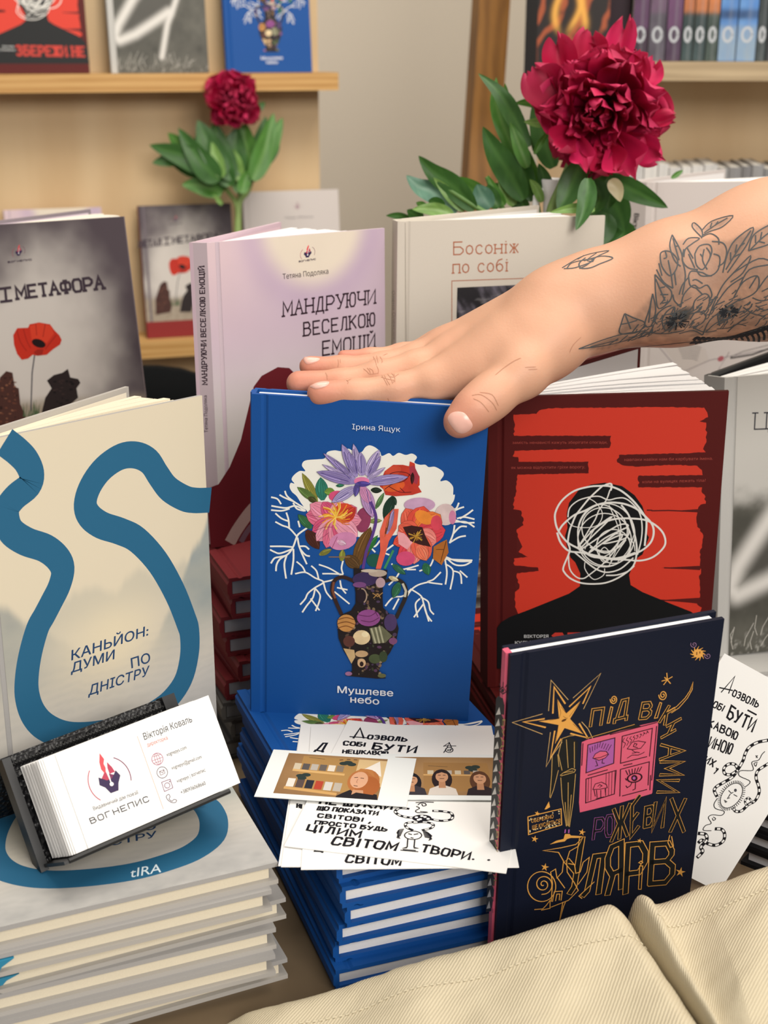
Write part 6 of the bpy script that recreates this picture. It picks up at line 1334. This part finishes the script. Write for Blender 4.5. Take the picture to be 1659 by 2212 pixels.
# skin tone: redder finger ends and knuckles, grey shading where the tattoo is filled in
PX = to_px(AV)
def near(p, r): return np.exp(-(np.hypot(AV[:, 0] - p[0], AV[:, 1] - p[1]) ** 2 + (AV[:, 2] - p[2]) ** 2) / (r * r))
c = np.tile(L(0xD5A284), (len(AV), 1)); n1 = fbm(PX[:, 0] / 60, PX[:, 1] / 60, 71, 4)
c = c * (.95 + .1 * n1)[:, None]
red = np.zeros(len(AV))
for nm in SK:
    red = np.maximum(red, near(SK[nm][0], .017) * .75); red = np.maximum(red, near(SK[nm][2], .010) * .3)
    red = np.maximum(red, near(SK[nm][4], .014) * .22)
c = mixc(c, L(0xC97865), red)
def inside(poly, P):
    x, y = P[:, 0], P[:, 1]; r = np.zeros(len(P), bool); n = len(poly)
    for i in range(n):
        (x0, y0), (x1, y1) = poly[i], poly[i - 1]; k = ((y0 > y) != (y1 > y)) & (x < (x1 - x0) * (y - y0) / (y1 - y0 + 1e-12) + x0); r ^= k
    return r
TF = lambda u, v: (1100 + u / 2.968, 380 + v / 2.968)
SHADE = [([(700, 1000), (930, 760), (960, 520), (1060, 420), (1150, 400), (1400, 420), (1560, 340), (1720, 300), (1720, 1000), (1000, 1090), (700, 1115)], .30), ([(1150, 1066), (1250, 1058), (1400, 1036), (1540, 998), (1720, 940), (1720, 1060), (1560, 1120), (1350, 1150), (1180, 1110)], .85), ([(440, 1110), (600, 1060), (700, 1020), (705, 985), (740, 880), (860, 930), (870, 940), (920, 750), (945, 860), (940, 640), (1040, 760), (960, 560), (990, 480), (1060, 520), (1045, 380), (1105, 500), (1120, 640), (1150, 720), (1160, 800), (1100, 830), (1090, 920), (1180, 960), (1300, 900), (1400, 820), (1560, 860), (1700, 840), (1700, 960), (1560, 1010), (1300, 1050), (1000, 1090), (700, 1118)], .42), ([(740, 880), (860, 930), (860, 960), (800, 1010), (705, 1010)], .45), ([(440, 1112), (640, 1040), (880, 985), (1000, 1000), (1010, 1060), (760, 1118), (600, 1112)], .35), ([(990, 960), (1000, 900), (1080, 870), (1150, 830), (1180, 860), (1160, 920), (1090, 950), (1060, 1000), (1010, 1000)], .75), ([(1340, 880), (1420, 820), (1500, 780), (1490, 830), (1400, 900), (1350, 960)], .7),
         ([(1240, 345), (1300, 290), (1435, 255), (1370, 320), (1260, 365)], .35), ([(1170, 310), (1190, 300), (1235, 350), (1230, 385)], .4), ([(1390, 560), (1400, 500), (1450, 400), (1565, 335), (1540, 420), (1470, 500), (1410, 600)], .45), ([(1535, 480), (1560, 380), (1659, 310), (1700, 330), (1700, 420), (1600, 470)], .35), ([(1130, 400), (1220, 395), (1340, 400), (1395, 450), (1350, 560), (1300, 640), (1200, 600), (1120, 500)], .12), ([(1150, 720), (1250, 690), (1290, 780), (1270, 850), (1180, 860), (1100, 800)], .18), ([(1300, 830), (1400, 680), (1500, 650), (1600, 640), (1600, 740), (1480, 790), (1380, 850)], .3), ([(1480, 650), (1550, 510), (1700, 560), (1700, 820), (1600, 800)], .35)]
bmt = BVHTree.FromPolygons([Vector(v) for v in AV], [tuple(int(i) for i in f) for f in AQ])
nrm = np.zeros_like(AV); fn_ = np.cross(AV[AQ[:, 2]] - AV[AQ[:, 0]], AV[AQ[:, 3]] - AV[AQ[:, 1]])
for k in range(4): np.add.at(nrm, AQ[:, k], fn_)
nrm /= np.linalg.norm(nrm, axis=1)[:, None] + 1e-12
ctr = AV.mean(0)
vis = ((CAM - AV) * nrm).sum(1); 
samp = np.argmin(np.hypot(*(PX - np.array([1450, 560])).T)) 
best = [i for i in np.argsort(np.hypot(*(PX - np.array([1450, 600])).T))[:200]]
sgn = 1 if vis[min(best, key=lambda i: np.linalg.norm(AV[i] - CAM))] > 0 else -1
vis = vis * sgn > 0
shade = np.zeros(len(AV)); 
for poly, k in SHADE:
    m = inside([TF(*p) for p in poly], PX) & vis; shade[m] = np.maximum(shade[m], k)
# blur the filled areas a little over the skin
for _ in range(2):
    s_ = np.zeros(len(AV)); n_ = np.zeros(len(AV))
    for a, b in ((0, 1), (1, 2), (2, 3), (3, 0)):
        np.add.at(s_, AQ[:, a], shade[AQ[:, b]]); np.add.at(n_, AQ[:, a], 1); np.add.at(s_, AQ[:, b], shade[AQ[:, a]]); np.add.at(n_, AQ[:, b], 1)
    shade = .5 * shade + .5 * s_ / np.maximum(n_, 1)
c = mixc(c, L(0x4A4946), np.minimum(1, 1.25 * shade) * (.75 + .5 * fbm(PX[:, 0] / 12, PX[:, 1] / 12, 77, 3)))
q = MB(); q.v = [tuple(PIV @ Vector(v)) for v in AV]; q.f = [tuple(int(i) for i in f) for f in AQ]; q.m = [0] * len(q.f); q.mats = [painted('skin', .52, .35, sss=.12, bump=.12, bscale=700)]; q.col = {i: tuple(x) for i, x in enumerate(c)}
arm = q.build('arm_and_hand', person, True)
def onskin(x, y, lift=.00018):
    r = Vector(ray(x, y)).normalized(); h = bmt.ray_cast(Vector(CAM), r, 3.0)
    if h[0] is None: return None, None
    n = h[1] if h[1].dot(r) < 0 else -h[1]
    return h[0] + n * lift, n
def skinline(mb, pts, wd, m, smooth=True, lift=.00018, taper=False):
    q_ = catmull(pts, 4) if smooth and len(pts) > 2 else [np.array(p, float) for p in pts]
    dn = []
    for a, b in zip(q_[:-1], q_[1:]):
        k = max(1, int(np.hypot(*(b - a)) / 4)); dn += [a + (b - a) * i / k for i in range(k)]
    dn.append(q_[-1]); run = []
    def flush():
        if len(run) > 1:
            vs = []; n = len(run)
            for i, (p, nv) in enumerate(run):
                t = (run[min(i + 1, n - 1)][0] - run[max(i - 1, 0)][0]).normalized(); s_ = t.cross(nv).normalized(); k = .4 if (taper and (i in (0, n - 1))) else 1
                w_ = wd * .78 / FPX / 2 * k; vs += [PIV @ (p + s_ * w_), PIV @ (p - s_ * w_)]
            mb.faces(vs, [(2 * i, 2 * i + 1, 2 * i + 3, 2 * i + 2) for i in range(n - 1)], m)
        run.clear()
    for p in dn:
        h, n = onskin(*p, lift)
        if h is None: flush(); continue
        if run and (h - run[-1][0]).length > .02: flush()
        run.append((h, n))
    flush()
# tattoo lines
tm = mat(0x57595A, .6, .2, key='tattoo_ink'); tm2 = mat(0x2E2F33, .6, .2, key='tattoo_ink_dark')
q = MB()
TL = [[(340, 590), (440, 530), (520, 500), (640, 480), (560, 520), (500, 570), (450, 595)], [(350, 595), (420, 590), (520, 555), (540, 535), (480, 540), (400, 560), (370, 595)], [(480, 545), (590, 515), (665, 528), (580, 565), (520, 590), (460, 592), (450, 560), (490, 525)], [(440, 535), (480, 510)], [(560, 495), (500, 540), (540, 550)],
      [(1235, 350), (1300, 290), (1435, 255), (1370, 325), (1290, 355), (1240, 380)], [(1250, 365), (1330, 310), (1400, 270)], [(1290, 330), (1300, 300)], [(1320, 318), (1340, 292)], [(1230, 390), (1175, 330), (1185, 300), (1230, 340), (1240, 375), (1232, 400)],
      [(1045, 378), (1100, 480), (1112, 540)], [(1045, 378), (1030, 450), (1060, 540), (1100, 580)], [(1050, 400), (1090, 540)], [(1060, 450), (1080, 450)], [(1000, 480), (970, 500), (980, 580), (1030, 640), (1070, 600), (1080, 540), (1040, 490), (1000, 480)], [(1000, 480), (1010, 520), (990, 530)], [(1020, 540), (1040, 640)], [(945, 600), (990, 680), (1050, 720)], [(960, 560), (980, 640)], [(1040, 640), (1050, 720)], [(1060, 620), (1070, 700)],
      [(935, 632), (990, 690), (1040, 740), (1030, 800), (960, 850), (940, 760), (935, 632)], [(940, 660), (1000, 800)], [(960, 720), (1000, 710)], [(970, 760), (1020, 760)], [(920, 755), (940, 860), (910, 960), (870, 950), (900, 850), (920, 755)], [(910, 800), (895, 940)], [(740, 882), (800, 910), (870, 940), (840, 990), (780, 1010), (708, 1005), (720, 940), (740, 882)], [(745, 890), (780, 980)], [(720, 950), (770, 940), (820, 925)], [(790, 1000), (830, 950)], [(445, 1108), (600, 1050), (740, 1010), (880, 990)], [(445, 1108), (620, 1085), (760, 1050), (880, 1000)], [(520, 1095), (700, 1050)], [(640, 1080), (700, 1040)], [(700, 1070), (760, 1020)], [(760, 1060), (840, 1000)],
      [(1115, 440), (1150, 400), (1220, 400), (1180, 430), (1130, 470), (1120, 520)], [(1230, 395), (1290, 370), (1340, 400), (1345, 440)], [(1120, 470), (1110, 540), (1150, 590), (1210, 600)], [(1190, 500), (1220, 450), (1280, 440), (1300, 480), (1280, 540), (1240, 600), (1200, 570), (1190, 500)], [(1250, 470), (1240, 540), (1270, 600)], [(1265, 460), (1290, 500), (1280, 545)], [(1300, 420), (1370, 430), (1395, 480), (1380, 550), (1340, 580)], [(1310, 500), (1350, 520), (1340, 600), (1290, 640), (1240, 620)], [(1200, 600), (1230, 640), (1300, 640)], [(1150, 500), (1190, 590)], [(1140, 460), (1180, 530)], [(1225, 500), (1240, 520)],
      [(1150, 640), (1170, 610), (1240, 620)], [(1150, 640), (1160, 700), (1200, 720)], [(1175, 670), (1200, 665), (1240, 690)], [(1100, 840), (1120, 760), (1180, 700), (1220, 720), (1270, 700), (1300, 760), (1280, 800)], [(1200, 720), (1240, 760)], [(1180, 860), (1190, 800), (1250, 755), (1285, 780), (1270, 850), (1230, 890)], [(1160, 920), (1200, 870), (1260, 890), (1240, 940), (1180, 970)], [(1000, 990), (980, 930), (1010, 870), (1060, 840), (1050, 900), (1010, 950)], [(1060, 840), (1040, 890), (1090, 880)], [(950, 950), (930, 910), (990, 850), (1040, 830)], [(1100, 840), (1060, 800), (1050, 760)], [(1110, 540), (1130, 640), (1110, 760)], [(1150, 650), (1110, 700), (1090, 760)],
      [(1370, 620), (1400, 500), (1450, 410), (1565, 330), (1530, 430), (1470, 520), (1400, 620)], [(1390, 600), (1470, 470), (1550, 350)], [(1420, 540), (1420, 490)], [(1450, 490), (1460, 440)], [(1480, 450), (1510, 430)], [(1440, 520), (1480, 500)], [(1535, 480), (1560, 390), (1620, 340), (1700, 300)], [(1535, 480), (1600, 460), (1660, 440), (1720, 400)], [(1540, 480), (1620, 400), (1700, 340)], [(1580, 430), (1580, 380)], [(1610, 410), (1620, 360)], [(1600, 420), (1640, 430)],
      [(1280, 900), (1320, 800), (1370, 700), (1440, 620), (1550, 510), (1500, 620), (1420, 680)], [(1300, 860), (1400, 720), (1500, 650)], [(1440, 620), (1600, 530), (1700, 560)], [(1480, 700), (1540, 600), (1660, 570)], [(1350, 960), (1340, 880), (1400, 840), (1440, 830)], [(1440, 780), (1500, 680), (1590, 640), (1600, 710), (1560, 760), (1470, 800)], [(1590, 640), (1540, 720)], [(1240, 1020), (1290, 920), (1400, 840), (1480, 790)], [(1260, 1000), (1330, 940), (1440, 900), (1490, 830)], [(1350, 920), (1380, 870), (1420, 880), (1400, 920)], [(1330, 980), (1420, 970), (1500, 920), (1560, 860)], [(1400, 1000), (1460, 950), (1520, 960)], [(1560, 780), (1620, 800), (1700, 780)], [(1580, 830), (1640, 860), (1700, 830)], [(1600, 720), (1660, 640), (1720, 620)], [(1620, 740), (1700, 700)], [(1500, 840), (1560, 880), (1640, 900)], [(1180, 970), (1250, 1000), (1330, 990)], [(1090, 1010), (1180, 990), (1240, 1020)], [(880, 1000), (1000, 1010), (1120, 990)], [(700, 1110), (900, 1090), (1100, 1070), (1300, 1045), (1500, 1010), (1700, 950)]]
for p in TL[:4]: skinline(q, [TF(*a) for a in p], 3.0, tm)
q.build('wrist_tattoo', person, fix=False); q = MB()
for p in TL[4:]: skinline(q, [TF(*a) for a in p], 2.5, tm)
rd = random.Random(12)
for i in range(150):                                   # fine hatching of the filled parts
    u = rd.uniform(760, 1680); v = 1080 - (u - 500) * .09 - abs(rd.gauss(0, 1)) * 60
    if u > 900: v -= rd.random() * 120
    l_ = rd.uniform(20, 70); an = rd.uniform(-1.1, -.2); skinline(q, [TF(u, v), TF(u + l_ * .5 * math.cos(an) + 4, v + l_ * .5 * math.sin(an)), TF(u + l_ * math.cos(an), v + l_ * math.sin(an))], rd.uniform(1.2, 2.6), tm)
for cx, cy, rr_ in ((1075, 930, 60), (1410, 870, 50)):
    for i in range(46):
        an = rd.uniform(0, 6.28); a0_, a1_ = rd.uniform(6, 30), rd.uniform(30, rr_); skinline(q, [TF(cx + a0_ * math.cos(an) * 1.3, cy + a0_ * math.sin(an)), TF(cx + a1_ * math.cos(an) * 1.4, cy + a1_ * math.sin(an))], 2.6, tm2)
# dark segmented band along the underside
for k in range(15):
    t = k / 14; u = 1185 + 470 * t; v = 1092 - 70 * t + 30 * math.sin(math.pi * t) - 6
    skinline(q, [TF(u, v - 34), TF(u + 14, v - 8), TF(u + 12, v + 24)], 5, tm2); skinline(q, [TF(u, v - 36), TF(u + 18, v - 52), TF(u + 34, v - 42)], 9, tm2)
skinline(q, [TF(1160, 1070), TF(1260, 1062), TF(1400, 1040), TF(1540, 1000), TF(1680, 960)], 11, tm2)
q.build('forearm_tattoo', person, fix=False)
# nails
nm_ = mat(0xEBB6A6, .28, .5, key='fingernail')
def nail(pts, nxy=None, label=None):
    P = catmull(pts, 3, True); c0 = np.mean(P, axis=0); rings = [1.0, .82, .5, .0]; vs = []; ok = True
    for r in rings:
        for p in (P if r > 0 else [c0]):
            h, n = onskin(*(c0 + (p - c0) * r), 0)
            if h is None: h, n = onskin(*(c0 + (p - c0) * r * .85), 0)
            if h is None: ok = False; break
            vs.append(PIV @ (h + n * (.0001 if r == 1 else .00055 if r > .6 else .0008)))
        if not ok: return
    k = len(P); fs = []
    for i in range(2): fs += [(i * k + j, i * k + (j + 1) % k, (i + 1) * k + (j + 1) % k, (i + 1) * k + j) for j in range(k)]
    fs += [(2 * k + j, 2 * k + (j + 1) % k, 3 * k) for j in range(k)]
    q = MB(); q.faces(vs, fs, nm_); q.build('fingernail', person, True)
HF = lambda u, v: (600 + u / 4.1475, 730 + v / 4.1475)
nail([(967, 905), (974, 893), (988, 889), (1003, 892), (1014, 905), (1021, 918), (1016, 928), (1002, 936), (988, 934), (976, 922)])
nail([HF(*p) for p in ((290, 432), (340, 405), (400, 391), (458, 392), (455, 415), (420, 440), (350, 456), (310, 448))])
nail([HF(*p) for p in ((100, 312), (150, 303), (220, 303), (280, 308), (270, 335), (220, 362), (170, 370), (130, 345))])
nail([HF(*p) for p in ((222, 178), (260, 172), (320, 174), (375, 184), (360, 208), (300, 232), (258, 234), (235, 208))])
nail([HF(*p) for p in ((528, 116), (570, 117), (600, 127), (580, 142), (548, 150), (535, 135))])
# skin creases
q = MB(); cm = mat(0xBE8A6E, .6, .2, key='skin_crease')
for p in ([(930, 330), (960, 380), (985, 425)], [(955, 335), (985, 390), (1005, 420)], [(985, 325), (1015, 365), (1030, 410)], [(1020, 318), (1045, 350), (1050, 395)], [(1040, 320), (1050, 360), (1035, 400)], [(1000, 345), (1040, 350), (1085, 322)], [(925, 350), (990, 370), (1050, 380)], [(615, 378), (632, 395), (625, 412)], [(620, 385), (660, 370)], [(768, 275), (800, 300), (820, 325)], [(800, 268), (825, 295), (830, 328)], [(820, 272), (850, 290), (862, 325)], [(850, 285), (858, 318)], [(886, 250), (902, 285), (900, 320)], [(820, 326), (860, 322), (902, 316)], [(428, 310), (440, 340), (445, 372)], [(432, 312), (448, 345)], [(855, 165), (875, 205), (885, 245)], [(885, 158), (895, 200), (900, 225)], [(915, 165), (935, 200), (930, 225)], [(925, 180), (940, 215)], [(540, 190), (545, 225), (540, 260)], [(560, 188), (562, 225)], [(945, 155), (985, 140)], [(810, 140), (830, 135)], [(985, 540), (995, 560), (990, 580)], [(680, 545), (685, 570)]): skinline(q, [HF(*a) for a in p], 1.3, cm, taper=True)
q.build('knuckle_creases', person, fix=False); q = MB()
B5 = lambda u, v: (820 + u / 2.9625, 380 + v / 2.9625)
for p in ([(740, 1275), (800, 1225), (860, 1185), (905, 1165)], [(590, 1405), (650, 1400), (720, 1450), (750, 1500)], [(600, 1425), (650, 1450), (700, 1510)], [(640, 1385), (720, 1400), (760, 1470)], [(930, 1225), (1000, 1222)], [(950, 1240), (1010, 1236)]): skinline(q, [B5(*a) for a in p], 1.7, cm, taper=True)
q.build('thumb_creases', person, fix=False)
q = MB(); skinline(q, [B5(1215, 1130), B5(1240, 1080), B5(1290, 1030)], 1.5, cm, taper=True); q.build('wrist_crease', person, fix=False)
